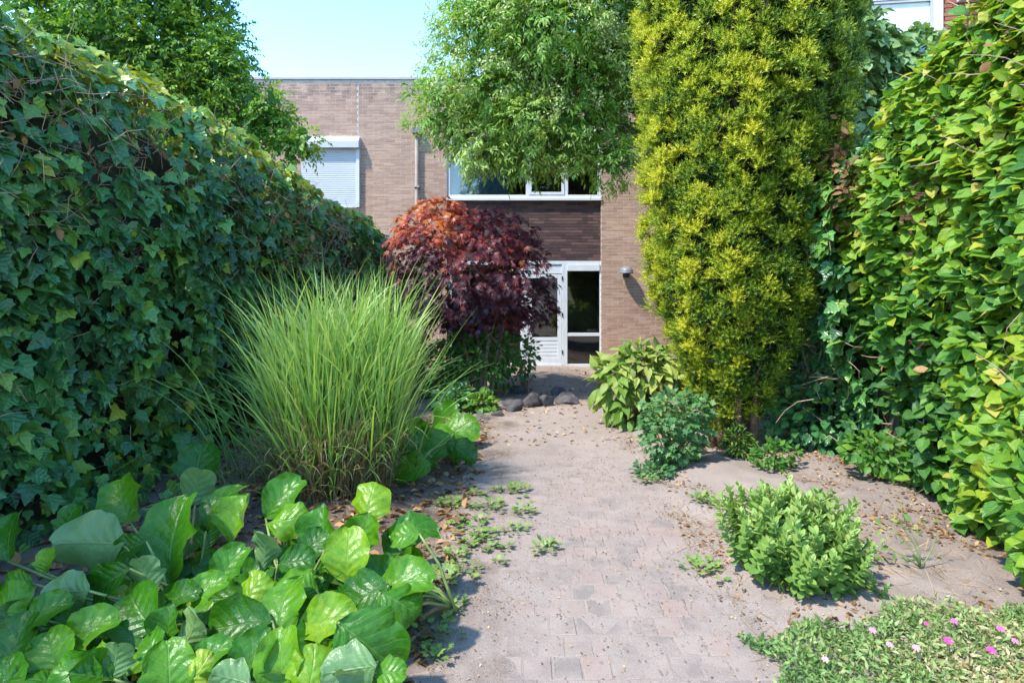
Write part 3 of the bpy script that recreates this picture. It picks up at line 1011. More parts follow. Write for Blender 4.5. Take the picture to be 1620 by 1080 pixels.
box_core('dark_core', lambda u, v: (XR(u) + .50 + (0 if v < .85 else (v - .85) * 1.6), u, -.1 + (TR(u) - .05) * min(v, .97)) if v <= 1 else (XR(u) + 1.3, u, TR(u) - .16), list(np.linspace(1.1, 5.8, 24)), list(np.linspace(0, 1, 12)) + [1.2], hr)
n = 200
yy = rng.uniform(1.5, 5.8, n); tt = TR(yy); zz = tt * rng.uniform(.03, 1.0, n)
pp = np.stack([XR(yy) + rng.normal(.15, .06, n) + .25 * np.clip((zz - tt + .45) / .45, 0, 1) ** 2, yy, zz], -1)
twigs(n, pp, rv(n) * np.array([.35, 1, .5]) + np.array([-.3, 0, .1]), rng.uniform(.2, .5, n), .0042, M_twig, hr)
dn = 90
ii = rng.integers(0, n, dn)
scatter('dead_leaves', SMALL, frames(rv(dn) + np.array([-.3, 0, -.5]), rv(dn) + np.array([-.8, -.2, .2]), rng.uniform(.05, .11, dn)), pp[ii] + np.array([-.08, 0, 0]), rng.uniform(.3, .9, dn), C_dry, hr)

XI = lambda y: 2.86 + .04 * (y - 5.4)
TI = lambda y: np.interp(y, [5.3, 6, 7.5, 9, 12.2], [2.95, 2.85, 2.7, 2.4, 2.2])
hi, T, M, S, Dp, Hh, pn = hedge('ivy_hedge', (3.2, 8.5, 0), 'dark ivy and leafy hedge in shade on the right, behind the golden yew', XI, TI, 5.5, 12.2, -1, .9, IVY, C_ivy, 9500, 2000, .07, .14, 'ivy', gapR, 0)
tint = np.clip(.46 + .14 * pn + rng.normal(0, .14, len(T)), 0, .9)
leaves_split(hi, IVY, C_ivy, M, T, tint, S, (Dp < .06) & (T[:, 1] < 7.2))
box_core('dark_core', lambda u, v: (XI(u) + .34 + (0 if v < .85 else (v - .85) * 1.6), u, -.3 + (TI(u) + .2) * min(v, .97)) if v <= 1 else (XI(u) + 1.2, u, TI(u) - .16), list(np.linspace(5.4, 12.1, 24)), list(np.linspace(0, 1, 10)) + [1.2], hi)
n = 260
yy = rng.uniform(5.6, 8, n); zz = TI(yy) * rng.uniform(.03, .95, n)
pp = np.stack([XI(yy) + rng.normal(.0, .09, n), yy, zz], -1)
twigs(n, pp, rv(n) * np.array([.35, 1, .5]) + np.array([-.3, 0, .1]), rng.uniform(.2, .5, n), .0045, M_twig, hi)
dn = 500
qq = np.stack([rng.normal(2.78, .06, dn), rng.normal(5.85, .22, dn), rng.normal(2.55, .22, dn)], -1)
scatter('dead_leaves', SMALL, frames(rv(dn) + np.array([-.3, 0, -.7]), rv(dn) + np.array([-.8, -.5, .2]), rng.uniform(.05, .10, dn)), qq, rng.uniform(.0, .55, dn), C_dry, hi)


# ------------------------------------------------------------------ trees
def limb(b, p0, p1, r0, r1, bend=.12, segs=7, sides=7):
    p0, p1 = Vector(p0), Vector(p1)
    L = (p1 - p0).length
    o1, o2 = Vector(rng.normal(0, bend * L * .5, 3)), Vector(rng.normal(0, bend * L * .5, 3))
    pts = []
    for i in range(segs + 1):
        s = i / segs
        pts.append(p0.lerp(p1, s) + o1 * math.sin(s * math.pi) + o2 * math.sin(2 * math.pi * s) * .4 + Vector((0, 0, .10 * L * math.sin(s * math.pi))))
    b.tube(pts, [r0 + (r1 - r0) * (i / segs) for i in range(segs + 1)], sides)
    return pts


def sample_blobs(blobs, n, shell=.5):
    c = np.array([b[:3] for b in blobs]); r = np.array([b[3:6] for b in blobs])
    w = (r.prod(-1)) ** .67; w /= w.sum()
    k = rng.choice(len(blobs), n, p=w)
    d = nrm(rv(n))
    rad = 1 - rng.uniform(0, 1, n) ** 1.6 * shell
    lump = 1 + .13 * wob(d * 2 + c[k], 2.0) + .08 * wob(d * 3 + c[k], 4.5)
    p = c[k] + d * r[k] * (rad * lump)[:, None]
    # drop what lies deep in another blob
    inside = np.zeros(n, bool)
    for j in range(len(blobs)):
        q = (((p - c[j]) / r[j]) ** 2).sum(-1)
        inside |= (q < .40) & (k != j)
    return p[~inside], d[~inside], rad[~inside]


def clumps(blobs, per=14, fr=.40, off=.72):
    out = []
    for b in blobs:
        d = nrm(rv(per))
        for q in d:
            r = fr * rng.uniform(.7, 1.25)
            out.append((b[0] + q[0] * b[3] * off, b[1] + q[1] * b[4] * off, b[2] + q[2] * b[5] * off, b[3] * r, b[4] * r, b[5] * r))
    return out


def sprays(P0, Dr, per, length, droop, size, jitter=.35, up=.2):
    """pinnate leaflets along twigs; returns axis, normal, position of every leaflet, and the twig index"""
    n = len(P0)
    ax = nrm(Dr + rv(n, jitter) + np.array([0, 0, up]))
    Ls = rng.uniform(.6, 1.15, n) * length
    out_T, out_A, out_N, idx = [], [], [], []
    sd = nrm(np.cross(ax, np.array([0, 0, 1.0]) + rv(n, .3)))
    for k in range(per):
        s = (k + .7) / per
        pos = P0 + ax * (s * Ls)[:, None] - np.array([0, 0, 1.0]) * (droop * s * s * Ls)[:, None]
        tang = nrm(ax - np.array([0, 0, 2 * droop * s]))
        side = sd * (1 if k % 2 else -1)
        a = nrm(tang * .75 + side * (.95 if k < per - 1 else .0) + np.array([0, 0, -.25]) + rv(n, .22))
        out_T.append(pos); out_A.append(a); out_N.append(np.cross(sd, tang) * -1 * np.sign(np.cross(sd, tang)[:, 2:3] * -1 + 1e-6) + rv(n, .3)); idx.append(np.arange(n))
    return np.concatenate(out_T), np.concatenate(out_A), np.concatenate(out_N), np.concatenate(idx)


def blob(px, py, d, r, rz=None, ry=None):
    p = P(px, py, d); s = r * d / F
    return (p.x, p.y, p.z, s, s * (ry or .9), (rz or r) * d / F)


# left tree behind the ivy
tl = empty('leafy_tree', (-4.6, 8.6, -.15), 'rounded green tree standing behind the ivy hedge at upper left', 'tree')
b = MB(); to = Vector(tl.location)
limb(b, (0, 0, 0), (.1, 0, 2.6), .15, .11, .03)
tips = []
blobs = [blob(215, 40, 8.6, 150), blob(330, 120, 8.5, 75), blob(405, 185, 8.5, 62, 50), blob(462, 226, 8.4, 36, 30), blob(110, -10, 8.8, 120), blob(270, 150, 8.5, 90), blob(150, 140, 8.7, 110), blob(300, -60, 8.7, 80)]
for q in blobs: limb(b, (.1, 0, 2.4), Vector(q[:3]) - to, .06, .015, .10)
b.build('trunk', M_bark2, tl, True)
p, d_, rad = sample_blobs(clumps(blobs, 16, .40), 12000, .55)
T, A, N, ix = sprays(p, d_, 6, .17, .35, .06, .5, .1)
S = rng.uniform(.045, .08, len(T))
tint = np.clip(.64 + .15 * wob(p, 2.2)[ix] + rng.normal(0, .13, len(T)), 0, 1)
scatter('foliage', SMALL4, frames(A, N, S), T, tint, C_tree2, tl)
p, d_, rad = sample_blobs([(q[0], q[1], q[2], q[3] * .72, q[4] * .72, q[5] * .72) for q in blobs], 2200, .5)
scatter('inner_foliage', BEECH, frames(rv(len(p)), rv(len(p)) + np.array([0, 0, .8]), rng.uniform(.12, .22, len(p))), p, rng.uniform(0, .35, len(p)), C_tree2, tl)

# blossoming tree in front of the house
tc = empty('blossoming_tree', (2.45, 9.6, -.2), 'large green tree with creamy seed sprays hanging over the house front', 'tree')
b = MB(); to = Vector(tc.location)
limb(b, (0, 0, 0), (-.15, -.05, 3.9), .17, .11, .03, sides=10)
blobs = [blob(862, 55, 9.0, 155, 130), blob(752, 165, 8.8, 88, 78), blob(772, 70, 8.9, 72, 90), blob(870, 205, 8.7, 100, 52), blob(800, 245, 8.7, 66, 40), blob(965, 255, 8.5, 46, 36),
         blob(960, 90, 8.9, 110, 120), blob(870, -70, 9.2, 150, 120), blob(1090, 0, 9.3, 160, 130), blob(1200, -20, 9.2, 120, 90), blob(712, 205, 8.7, 36, 32), blob(900, 245, 8.5, 36, 22)]
for q in blobs:
    pts = limb(b, (-.15, -.05, 3.8), Vector(q[:3]) - to + Vector((0, 0, .1)), .05, .012, .10)
    for k in range(3):
        e = Vector(q[:3]) - to + Vector(nrm(rv(1))[0] * np.array(q[3:6]) * .85)
        limb(b, pts[4], e, .024, .006, .12, 5, 5)
b.build('trunk', M_bark, tc, True)
p, d_, rad = sample_blobs(clumps(blobs, 15, .42), 17500, .55)
T, A, N, ix = sprays(p, d_, 8, .20, .38, .1, .5, .15)
S = rng.uniform(.06, .115, len(T))
tint = np.clip(.66 + .17 * wob(p, 2.0)[ix] + rng.normal(0, .13, len(T)), 0, .95)
scatter('foliage', LANCE4, frames(A, N, S), T, tint, C_tree, tc)
sel = (d_[:, 2] > -.4) & (rad > .90) & (wob(p, 1.6) > -.3) & (rng.uniform(0, 1, len(p)) < .85)
pb, db = p[sel], d_[sel]
k = 24
Tb = (pb + db * .16)[:, None, :] + rng.normal(0, .045, (len(pb), k, 3)) * np.array([1, 1, 1.2])
Tb = Tb.reshape(-1, 3)
scatter('blossom', SMALL4, frames(rv(len(Tb)) + np.array([0, 0, -.3]), rv(len(Tb)) + np.array([0, -.3, .6]), rng.uniform(.03, .055, len(Tb))), Tb, rng.uniform(0, 1, len(Tb)), C_cream, tc)
p, d_, rad = sample_blobs([(q[0], q[1], q[2], q[3] * .7, q[4] * .7, q[5] * .7) for q in blobs], 2600, .6)
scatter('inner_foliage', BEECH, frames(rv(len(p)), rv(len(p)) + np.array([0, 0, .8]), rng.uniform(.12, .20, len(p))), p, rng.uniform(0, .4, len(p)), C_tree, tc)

# pale small tree behind the right hedge
tp = empty('leafy_tree', (4.55, 7.9, -.1), 'pale broad leaved small tree between the yew and the neighbouring house', 'tree')
b = MB(); to = Vector(tp.location)
limb(b, (0, 0, 0), (0, 0, 2.8), .07, .05, .03)
blobs = [blob(1412, 112, 7.9, 58, 36), blob(1340, 85, 7.7, 55, 60), blob(1455, 80, 8.0, 42, 26), blob(1325, -10, 7.7, 40, 28), blob(1400, 150, 7.8, 50, 34), blob(1330, 160, 7.6, 50, 50)]
for q in blobs: limb(b, (0, 0, 2.7), Vector(q[:3]) - to, .03, .008, .10, 5, 5)
b.build('trunk', M_bark2, tp, True)
p, d_, rad = sample_blobs(blobs, 1100, .5)
T, A, N, ix = sprays(p, d_, 5, .22, .5, .1, .5, .1)
S = rng.uniform(.08, .15, len(T))
tint = np.clip(.5 + .2 * wob(p, 2.0)[ix] + rng.normal(0, .16, len(T)), 0, 1)
scatter('foliage', BEECH, frames(A, N, S), T, tint, C_pale, tp)

# red japanese maple
jm = empty('japanese_maple', (-.58, 9.15, -.16), 'domed japanese maple with dark red and orange leaves before the house', 'tree')
b = MB(); to = Vector(jm.location)
stem_tops = []
for (bx, by, tx, ty, tzz, r) in ((0, 0, -.05, 0, .75, .055), (.06, .05, .22, .0, .8, .04), (-.06, .02, -.3, .05, .85, .04), (.02, -.04, .08, -.12, .9, .035)):
    pts = limb(b, (bx, by, -.05), (tx, ty, tzz), r, r * .7, .05, 6, 7)
    stem_tops.append(pts[-1])
blobs = [blob(745, 422, 9.1, 96, 82), blob(670, 400, 9.0, 50, 60), blob(700, 372, 9.0, 62, 52), blob(820, 440, 9.0, 52, 62), blob(842, 470, 9.0, 30, 42), blob(690, 450, 9.0, 58, 44), blob(780, 380, 9.1, 62, 46), blob(655, 350, 9.0, 22, 18), blob(690, 330, 9.0, 24, 16), blob(772, 480, 9.1, 60, 30), blob(722, 486, 9.1, 38, 24)]
for q in blobs:
    limb(b, stem_tops[int(rng.integers(4))], Vector(q[:3]) - to, .022, .006, .14, 6, 5)
    for k in range(4):
        limb(b, Vector(q[:3]) - to, Vector(q[:3]) - to + Vector(nrm(rv(1))[0] * np.array(q[3:6]) * .95), .009, .003, .12, 4, 4)
b.build('trunk', M_bark2, jm, True)
p, d_, rad = sample_blobs(blobs, 2100, .45)
T, A, N, ix = sprays(p, d_, 4, .16, .6, .1, .5, .15)
A = A + np.array([0, 0, -.25]); N = N + np.array([0, -.3, .5])
S = rng.uniform(.10, .165, len(T))
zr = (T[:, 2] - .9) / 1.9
tint = np.clip(.21 + .15 * wob(T, 2.4) + rng.normal(0, .12, len(T)) + .85 * np.clip(zr - .28, 0, 1) * np.clip(.75 - (T[:, 0] + .7) * .55, .1, 1.3), 0, 1)  # upper left leaves tinted orange, sunlight put into the colour
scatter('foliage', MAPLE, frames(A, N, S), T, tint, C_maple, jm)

# golden yew column
yw = empty('golden_yew', (2.02, 6.25, -.05), 'tall golden yew forming a dense column of yellow green needle tufts right of the path', 'tree')
b = MB(); to = Vector(yw.location)
for (bx, by, tx, ty, th, r) in ((-.06, -.1, -.35, -.15, 1.6, .06), (.04, -.05, .05, -.1, 3.2, .075), (.14, 0, .42, 0, 2.0, .055), (-.14, .05, -.2, .2, 2.2, .05), (.2, -.08, .25, -.3, 1.5, .045), (.02, -.16, -.05, -.4, 1.2, .04)):
    limb(b, (bx, by, -.06), (tx, ty, th), r, r * .5, .05, 9, 8)
b.build('trunk', plain('reddish_bark', (0.15, 0.075, 0.05), .9, .5, 24, bmp=.9), yw, True)


def yrad(z):       # radius of the column against height
    return np.interp(z, [.15, .5, .9, 1.4, 2.2, 3.2, 4.2, 5.0, 5.8, 6.3], [.17, .34, .56, .75, .88, .97, 1.03, .9, .55, .12])


def ycen(z):
    return np.interp(z, [.2, .9, 1.6, 2.6, 4.3, 6], [2.02, 2.04, 2.07, 2.11, 2.13, 2.12])


sv, sf = [], []
rs = np.random.default_rng(5)
shoots = [(0, 0, 1.0)] + [(.62 * math.cos(a), .62 * math.sin(a), .8 + .25 * rs.random()) for a in np.linspace(0, 6.28, 6)[:-1]] + [(1.0 * math.cos(a + .4), 1.0 * math.sin(a + .4), .32) for a in np.linspace(0, 6.28, 4)[:-1]]
stint = []
for (sx, sy, sz) in shoots:
    ax = nrm(np.array([sx, sy, sz])); L = .60 + .4 * rs.random()
    u = nrm(np.cross(ax, [.3, .2, .9] if abs(ax[2]) < .9 else [1, 0, 0])); w = np.cross(ax, u)
    nn = 11
    for k in range(nn):
        s = .15 + .85 * k / (nn - 1)
        an = k * 2.4
        base = ax * s * L
        ou = u * math.cos(an) + w * math.sin(an)
        dr = nrm(ou * (1.0 if k < nn - 2 else .35) + ax * .7)
        ln = .30 * (1 - .25 * s)
        sd = nrm(np.cross(dr, ax)) * .046
        i0 = len(sv)
        sv += [base - sd * .95, base + sd * .95, base + dr * ln]
        sf.append((i0, i0 + 1, i0 + 2))
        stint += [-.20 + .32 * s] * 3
TUFT = (np.array(sv), sf, np.zeros((len(sv), 2)))
cz, ca = [], []
zr_ = .14
row_ = 0
while zr_ < 6.2:
    Rr = float(yrad(zr_)); step = .116 / max(Rr, .2)
    for q in np.arange(0, 2 * math.pi, step):
        cz.append(zr_ + rng.normal(0, .034)); ca.append(q + (row_ % 2) * step / 2 + rng.normal(0, .33 * step))
    zr_ += .106; row_ += 1
cz, ca = np.array(cz), np.array(ca); nc = len(cz)
keep = rng.uniform(0, 1, nc) < (.3 + .62 * (np.sin(ca) < .4)) * np.clip(cz / .4, .55, 1)
cz, ca = cz[keep], ca[keep]; nc = len(cz)
pz = np.stack([np.cos(ca), np.sin(ca), cz * .6], -1)
col = .06 * wob(pz, 2.4) + .055 * np.sin(ca * 13 + 1.3 * np.sin(cz * 1.7)) + .05 * wob(pz, 6.5)
inn = rng.exponential(.045, nc)
cr_ = yrad(cz) * (1 + col) - inn - .06
CC = np.stack([ycen(cz) + np.cos(ca) * cr_, 6.25 + np.sin(ca) * cr_ * .85, cz - .05], -1)
main = nrm(np.stack([np.cos(ca), np.sin(ca), np.full(nc, .75)], -1))
per = 5
Rc = rng.uniform(.045, .085, nc)
dd = nrm(np.repeat(main, per, 0) + rv(nc * per, .5))
T = np.repeat(CC, per, 0) + dd * np.repeat(Rc, per)[:, None] * np.array([1, 1, 1.5])
A = nrm(dd * .65 + np.array([0, 0, .85]) + rv(nc * per, .15))
n = len(T)
SC_ = rng.uniform(.085, .13, n)
fr = frames(np.cross(A, rv(n)), A, SC_)                 # template z axis = shoot axis
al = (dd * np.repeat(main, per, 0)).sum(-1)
tint = .43 + .42 * al - .10 * np.clip((T[:, 0] - 1.5) / .8, -1, 1) + np.repeat(1.3 * col - 1.8 * inn + rng.normal(0, .10, nc), per) + .10 * wob(T, 1.3) + rng.normal(0, .06, n)  # tufts facing up and outward painted lighter, as if lit from above
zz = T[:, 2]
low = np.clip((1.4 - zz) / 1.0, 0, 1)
tint = np.clip(tint - .14 * low - .22 * np.clip((T[:, 0] - 2.15) / .7, 0, 1), .04, .98)  # right flank painted darker, away from the sun
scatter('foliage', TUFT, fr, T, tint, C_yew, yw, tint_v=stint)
n = 22000
z3 = rng.uniform(.4, 6.1, n); a3 = rng.uniform(0, 2 * math.pi, n); r3 = yrad(z3) * rng.uniform(.62, .84, n)
p3 = np.stack([ycen(z3) + np.cos(a3) * r3, 6.25 + np.sin(a3) * r3 * .85, z3], -1)
d3 = np.stack([np.cos(a3), np.sin(a3), np.full(n, .6)], -1) + rv(n, .6)
scatter('inner_foliage', leaf_four(.11), frames(d3, rv(n), rng.uniform(.06, .11, n)), p3, rng.uniform(.0, .12, n), C_yew, yw)  # older inner needles, darkened to paint shade into the gaps between tufts
vs_ = list(np.linspace(.55, 6.0, 26)); us = list(np.linspace(0, 2 * math.pi, 30))
box_core('dark_core', lambda u, v: (float(ycen(v)) + math.cos(u) * float(yrad(v)) * (.62 + .05 * math.sin(9 * u + v)), 6.25 + math.sin(u) * float(yrad(v)) * .54, v - .05), us, vs_, yw)  # solid dark filler added inside the column to stop light coming through
n = 110
z2 = rng.uniform(.5, 4.5, n); a2 = rng.uniform(math.pi, 2 * math.pi, n)
pp = np.stack([ycen(z2) + np.cos(a2) * yrad(z2) * .86, 6.25 + np.sin(a2) * yrad(z2) * .74, z2], -1)
twigs(n, pp, np.stack([np.cos(a2) * .4, np.sin(a2) * .4, np.ones(n)], -1), rng.uniform(.2, .5, n), .008, M_bark, yw)

# ------------------------------------------------------------------ ornamental grass
og = empty('ornamental_grass', (-1.58, 5.0, .0), 'tall fountain of bright green ornamental grass in front of the ivy hedge', 'grass plant')


def blades(n, r0, hmin, hmax, lean, bend, w0, base_t, tip_t, parent, name, mat, c=(0, 0), segs=9, bias=(0, 0), z0=None):
    an = rng.uniform(0, 2 * math.pi, n); rr = r0 * np.sqrt(rng.uniform(0, 1, n))
    bx, by = c[0] + rr * np.cos(an), c[1] + rr * np.sin(an)
    H = rng.uniform(hmin, hmax, n)
    an2 = an + rng.normal(0, .7, n)
    ln = np.abs(rng.normal(lean, lean * .55, n)); bd = np.abs(rng.normal(bend, bend * .7, n))
    s = np.linspace(0, 1, segs)
    th = ln[:, None] + bd[:, None] * s[None, :] ** 2.2                      # angle off the vertical along the blade
    dl = (H / (segs - 1))[:, None]
    rad_ = np.concatenate([np.zeros((n, 1)), np.cumsum(np.sin(th[:, :-1]) * dl, 1)], 1)
    zz = np.concatenate([np.zeros((n, 1)), np.cumsum(np.cos(th[:, :-1]) * dl, 1)], 1)
    if z0: zz = zz + (rng.uniform(z0[0], z0[1], n) * (1.05 - .25 * rr / r0))[:, None]
    X = bx[:, None] + rad_ * np.cos(an2)[:, None] + bias[0] * s ** 2; Y = by[:, None] + rad_ * np.sin(an2)[:, None] + bias[1] * s ** 2
    tw = rng.uniform(0, math.pi, n)[:, None] + rng.normal(0, .8, n)[:, None] * s[None, :]
    W = (w0 * rng.uniform(.6, 1.2, n))[:, None] * np.clip(1.15 - s ** 2.2 * 1.12, .03, 1)[None, :] * np.clip(.5 + s * 4, 0, 1)
    wx, wy = np.cos(tw) * W, np.sin(tw) * W
    C1 = np.stack([X - wx, Y - wy, zz], -1); C2 = np.stack([X + wx, Y + wy, zz], -1)
    co = np.stack([C1, C2], 2).reshape(n, segs * 2, 3)
    fs = np.array([(2 * k, 2 * k + 1, 2 * k + 3, 2 * k + 2) for k in range(segs - 1)])
    q = (fs[None] + (np.arange(n) * segs * 2)[:, None, None]).reshape(-1, 4)
    me = bpy.data.meshes.new(name)
    me.vertices.add(n * segs * 2); me.loops.add(q.size); me.polygons.add(len(q))
    me.vertices.foreach_set('co', co.astype(np.float32).ravel())
    me.loops.foreach_set('vertex_index', q.astype(np.int32).ravel())
    me.polygons.foreach_set('loop_start', (np.arange(len(q)) * 4).astype(np.int32))
    tv = base_t + (tip_t - base_t) * np.clip(s * 2.2 - .45, 0, 1)[None, :] + rng.normal(0, .11, n)[:, None]
    tv = np.repeat(np.clip(tv, 0, 1), 2, axis=1)
    me.attributes.new('tint', 'FLOAT', 'POINT').data.foreach_set('value', tv.astype(np.float32).ravel())
    me.materials.append(mat)
    me.update(calc_edges=True)
    return link(name, me, parent, None, None, 'stuff')


blades(330, .42, .95, 1.95, .17, .30, .0064, .22, .66, og, 'culms', C_grass, c=(.10, 0))
for (cx_, cy_, nn_) in ((-.22, .0, 110), (-.03, .25, 170), (.22, -.1, 270), (.44, .12, 220), (.07, -.28, 190), (.46, -.16, 190), (-.16, -.2, 110), (.18, .1, 200)):     # leaf blades off the culms of each tussock
    blades(nn_, .17, .35, .95, .30, random.uniform(.4, .85), .0088, .58, .90, og, 'blades', C_grass, c=(cx_, cy_), z0=(.30, 1.10), segs=8)
blades(150, .42, .95, 1.6, .26, .9, .0088, .30, .74, og, 'arching_blades', C_grass, c=(.08, 0), segs=12)
blades(70, .42, 1.0, 1.6, .62, 1.0, .0065, .34, .55, og, 'side_blades', C_grass, c=(-.35, -.05), segs=11, bias=(-.25, -.1))
blades(30, .40, 1.0, 1.5, .40, .9, .0080, .34, .72, og, 'side_blades', C_grass, c=(.35, .1), segs=11, bias=(.25, -.05))
blades(900, .42, .35, .95, .14, .5, .0048, .02, .16, og, 'dry_stalks', C_grass, c=(.07, -.05), segs=6)
blades(900, .48, .2, .5, .6, 1.8, .0050, .04, .20, og, 'dry_blades', C_grass, c=(.07, -.10), segs=7, z0=(.05, .55))
blades(500, .48, .2, .5, .6, 1.4, .0050, .30, .55, og, 'low_blades', C_grass, c=(.07, -.10), segs=7, z0=(.1, .6))

# ------------------------------------------------------------------ bergenias: every leaf a part, its stalk a sub-part
def berg_tpl(width, seed, bp, cup=.10, droop=.16, ruffle=.03, twist=0.0, ns=15, nu=9):
    rr_ = random.Random(seed)
    ph = [rr_.uniform(0, 6.28) for _ in range(4)]
    V, U, Fc = [], [], []
    for i in range(ns):
        s = 1 - (1 - i / (ns - 1)) ** 1.7
        # rounded, broadest past the middle
        w = width * ((.06 + .94 * math.sin(math.pi / 2 * s / bp) ** 1.2) if s < bp else max(.03, 1 - ((s - bp) / (1.005 - bp)) ** 2.2) ** .5)
        tw = twist * (s - .3)
        for j in range(nu):
            u = -1 + 2 * j / (nu - 1)
            ed = abs(u) ** 3
            z = cup * (u * u) * w * 1.6 - droop * (s - .25) ** 2 + ruffle * ed * (math.sin(s * 15 + ph[0] + (1.3 if u > 0 else 0)) + .6 * math.sin(s * 27 + ph[1]))
            y = s + .045 * ed * math.sin(s * 13 + ph[2]) - .03 * (1 - abs(u)) * (s > .95)
            xx = u * w * (1 + .06 * math.sin(s * 17 + ph[3] + u))
            V.append((xx * math.cos(tw) - z * math.sin(tw), y, xx * math.sin(tw) + z * math.cos(tw))); U.append((u, s))
    for i in range(ns - 1):
        for j in range(nu - 1):
            a = i * nu + j
            Fc.append((a, a + 1, a + nu + 1, a + nu))
    return V, Fc, U


BT = [berg_tpl(w, 3 + k, (.56, .46, .52, .60, .44)[k], c_, dr, rf, tw_) for k, (w, c_, dr, rf, tw_) in enumerate(((.40, .28, .35, .045, .3), (.46, .16, .5, .05, -.3), (.42, .55, .15, .05, .5), (.36, .2, .95, .065, .9), (.47, -.22, .6, .055, -.6)))]
BTINT = np.linspace(0, 1, 9)
BM = {(k, j): None for k in range(5) for j in range(9)}


def berg_mesh(k, j):
    if BM[(k, j)] is None: BM[(k, j)] = tpl_mesh('leaf', BT[k], float(BTINT[j]), C_berg)
    return BM[(k, j)]


def berg_leaf(plant, pos, axis, normal, size, kind, tint, root, stalk=True):
    a = np.array([axis]); n_ = np.array([normal])
    M = frames(a, n_, np.array([size]))[0]
    j = int(np.clip(round(tint * 8), 0, 8))
    o = link_m('leaf', berg_mesh(kind, j), M, pos, plant)
    if stalk:
        a_ = Vector(nrm(a)[0])
        inv = (Matrix.Translation(Vector(plant.location)) @ o.matrix_basis).inverted()
        p0, p1 = Vector(root), Vector(pos) + a_ * size * .03
        mid = p0.lerp(p1, .55) - a_ * size * .12 + Vector((0, 0, .02))
        pts = [p0, p0.lerp(mid, .6), mid, mid.lerp(p1, .6), p1]
        MB().tube([inv @ q for q in pts], [.009 / size, .008 / size, .0075 / size, .007 / size, .005 / size], 6).build('stalk', M_stalk, o, True)
    return o


bg1 = empty('bergenia', (-1.15, 2.9, .03), 'broad bergenia clump with big glossy leaves in the lower left foreground', 'plant')
# zoom coordinates (x, y), length, direction of the tip in degrees, lean towards the camera, tint, template
L = [(705, 125, 180, 95, .1, .12, 1), (435, 250, 190, 128, .2, .55, 0), (335, 400, 260, 176, -.5, .45, 0), (610, 390, 340, 96, .0, .50, 0), (1000, 240, 190, 52, .2, .45, 0),
     (1010, 320, 150, 20, .5, .78, 4), (765, 270, 200, 84, .1, .2, 3), (850, 310, 180, 76, .2, .68, 2), (240, 325, 120, 92, .4, .35, 1), (30, 380, 170, 110, .1, .35, 0),
     (160, 465, 90, 100, .3, .8, 1), (1150, 345, 180, 100, .1, .5, 2), (1310, 265, 160, 80, .4, .82, 4), (1295, 370, 150, 80, .3, .55, 2), (1235, 445, 185, 92, .4, .84, 1),
     (1455, 345, 170, 24, .5, .25, 3), (1440, 375, 110, 190, .6, .6, 1), (810, 485, 170, 62, .3, .42, 0), (1430, 540, 220, 22, .9, .55, 0), (1290, 590, 220, 200, .9, .12, 1),
     (1420, 612, 160, -25, .9, .5, 4), (490, 640, 210, 150, .1, .28, 1), (1150, 675, 220, 28, .6, .88, 0), (1310, 765, 290, -32, .8, .22, 1), (990, 660, 240, 96, .1, .52, 3),
     (850, 690, 240, 182, .6, .12, 0), (950, 425, 150, 80, -.5, .5, 3), (1050, 465, 140, 12, .3, .15, 0), (1060, 545, 150, 150, .6, .62, 4), (690, 715, 200, 57, -.6, .95, 3),
     (600, 690, 150, 95, .3, .3, 2), (385, 540, 190, 215, .5, .1, 0), (520, 515, 140, 110, -.4, .5, 1), (185, 790, 190, 130, .4, .6, 1), (50, 770, 230, 86, .2, .18, 0),
     (300, 720, 220, 36, .4, .58, 0), (415, 815, 130, 80, -.6, .55, 1), (330, 795, 110, 190, .6, .7, 4), (600, 860, 200, 100, .6, .52, 1), (700, 860, 130, 60, .4, .97, 4),
     (890, 815, 210, 60, .4, .3, 0), (1000, 835, 230, 100, .3, .74, 0), (1105, 885, 210, 80, .5, .82, 4), (1255, 850, 190, 200, -.5, .5, 1), (250, 575, 170, 190, -.6, .5, 0),
     (160, 645, 170, 30, .4, .5, 0), (30, 610, 140, 60, .5, .66, 4), (60, 545, 120, 170, .5, .56, 0), (740, 812, 170, 40, .5, .4, 0), (1215, 780, 130, 10, .5, .8, 3),
     (30, 885, 160, 120, .5, .45, 1), (830, 885, 150, 170, -.5, .45, 1), (280, 870, 180, 150, .6, .5, 0), (540, 780, 140, 130, .5, .5, 3), (720, 580, 170, 40, .8, .62, 0),
     (890, 575, 140, 60, .7, .8, 4), (1385, 860, 110, 15, .8, .6, 1), (640, 590, 130, 20, .7, .2, 0), (460, 420, 130, 200, .5, .15, 0), (1110, 410, 120, 60, .3, .15, 1), (700, 200, 150, 70, -.3, .55, 1)]
roots = [(-1.55, 2.95), (-1.15, 3.1), (-.85, 2.85), (-1.05, 2.55), (-.62, 2.7), (-1.45, 2.45), (-.75, 2.3), (-1.8, 2.4), (-.35, 3.15)]
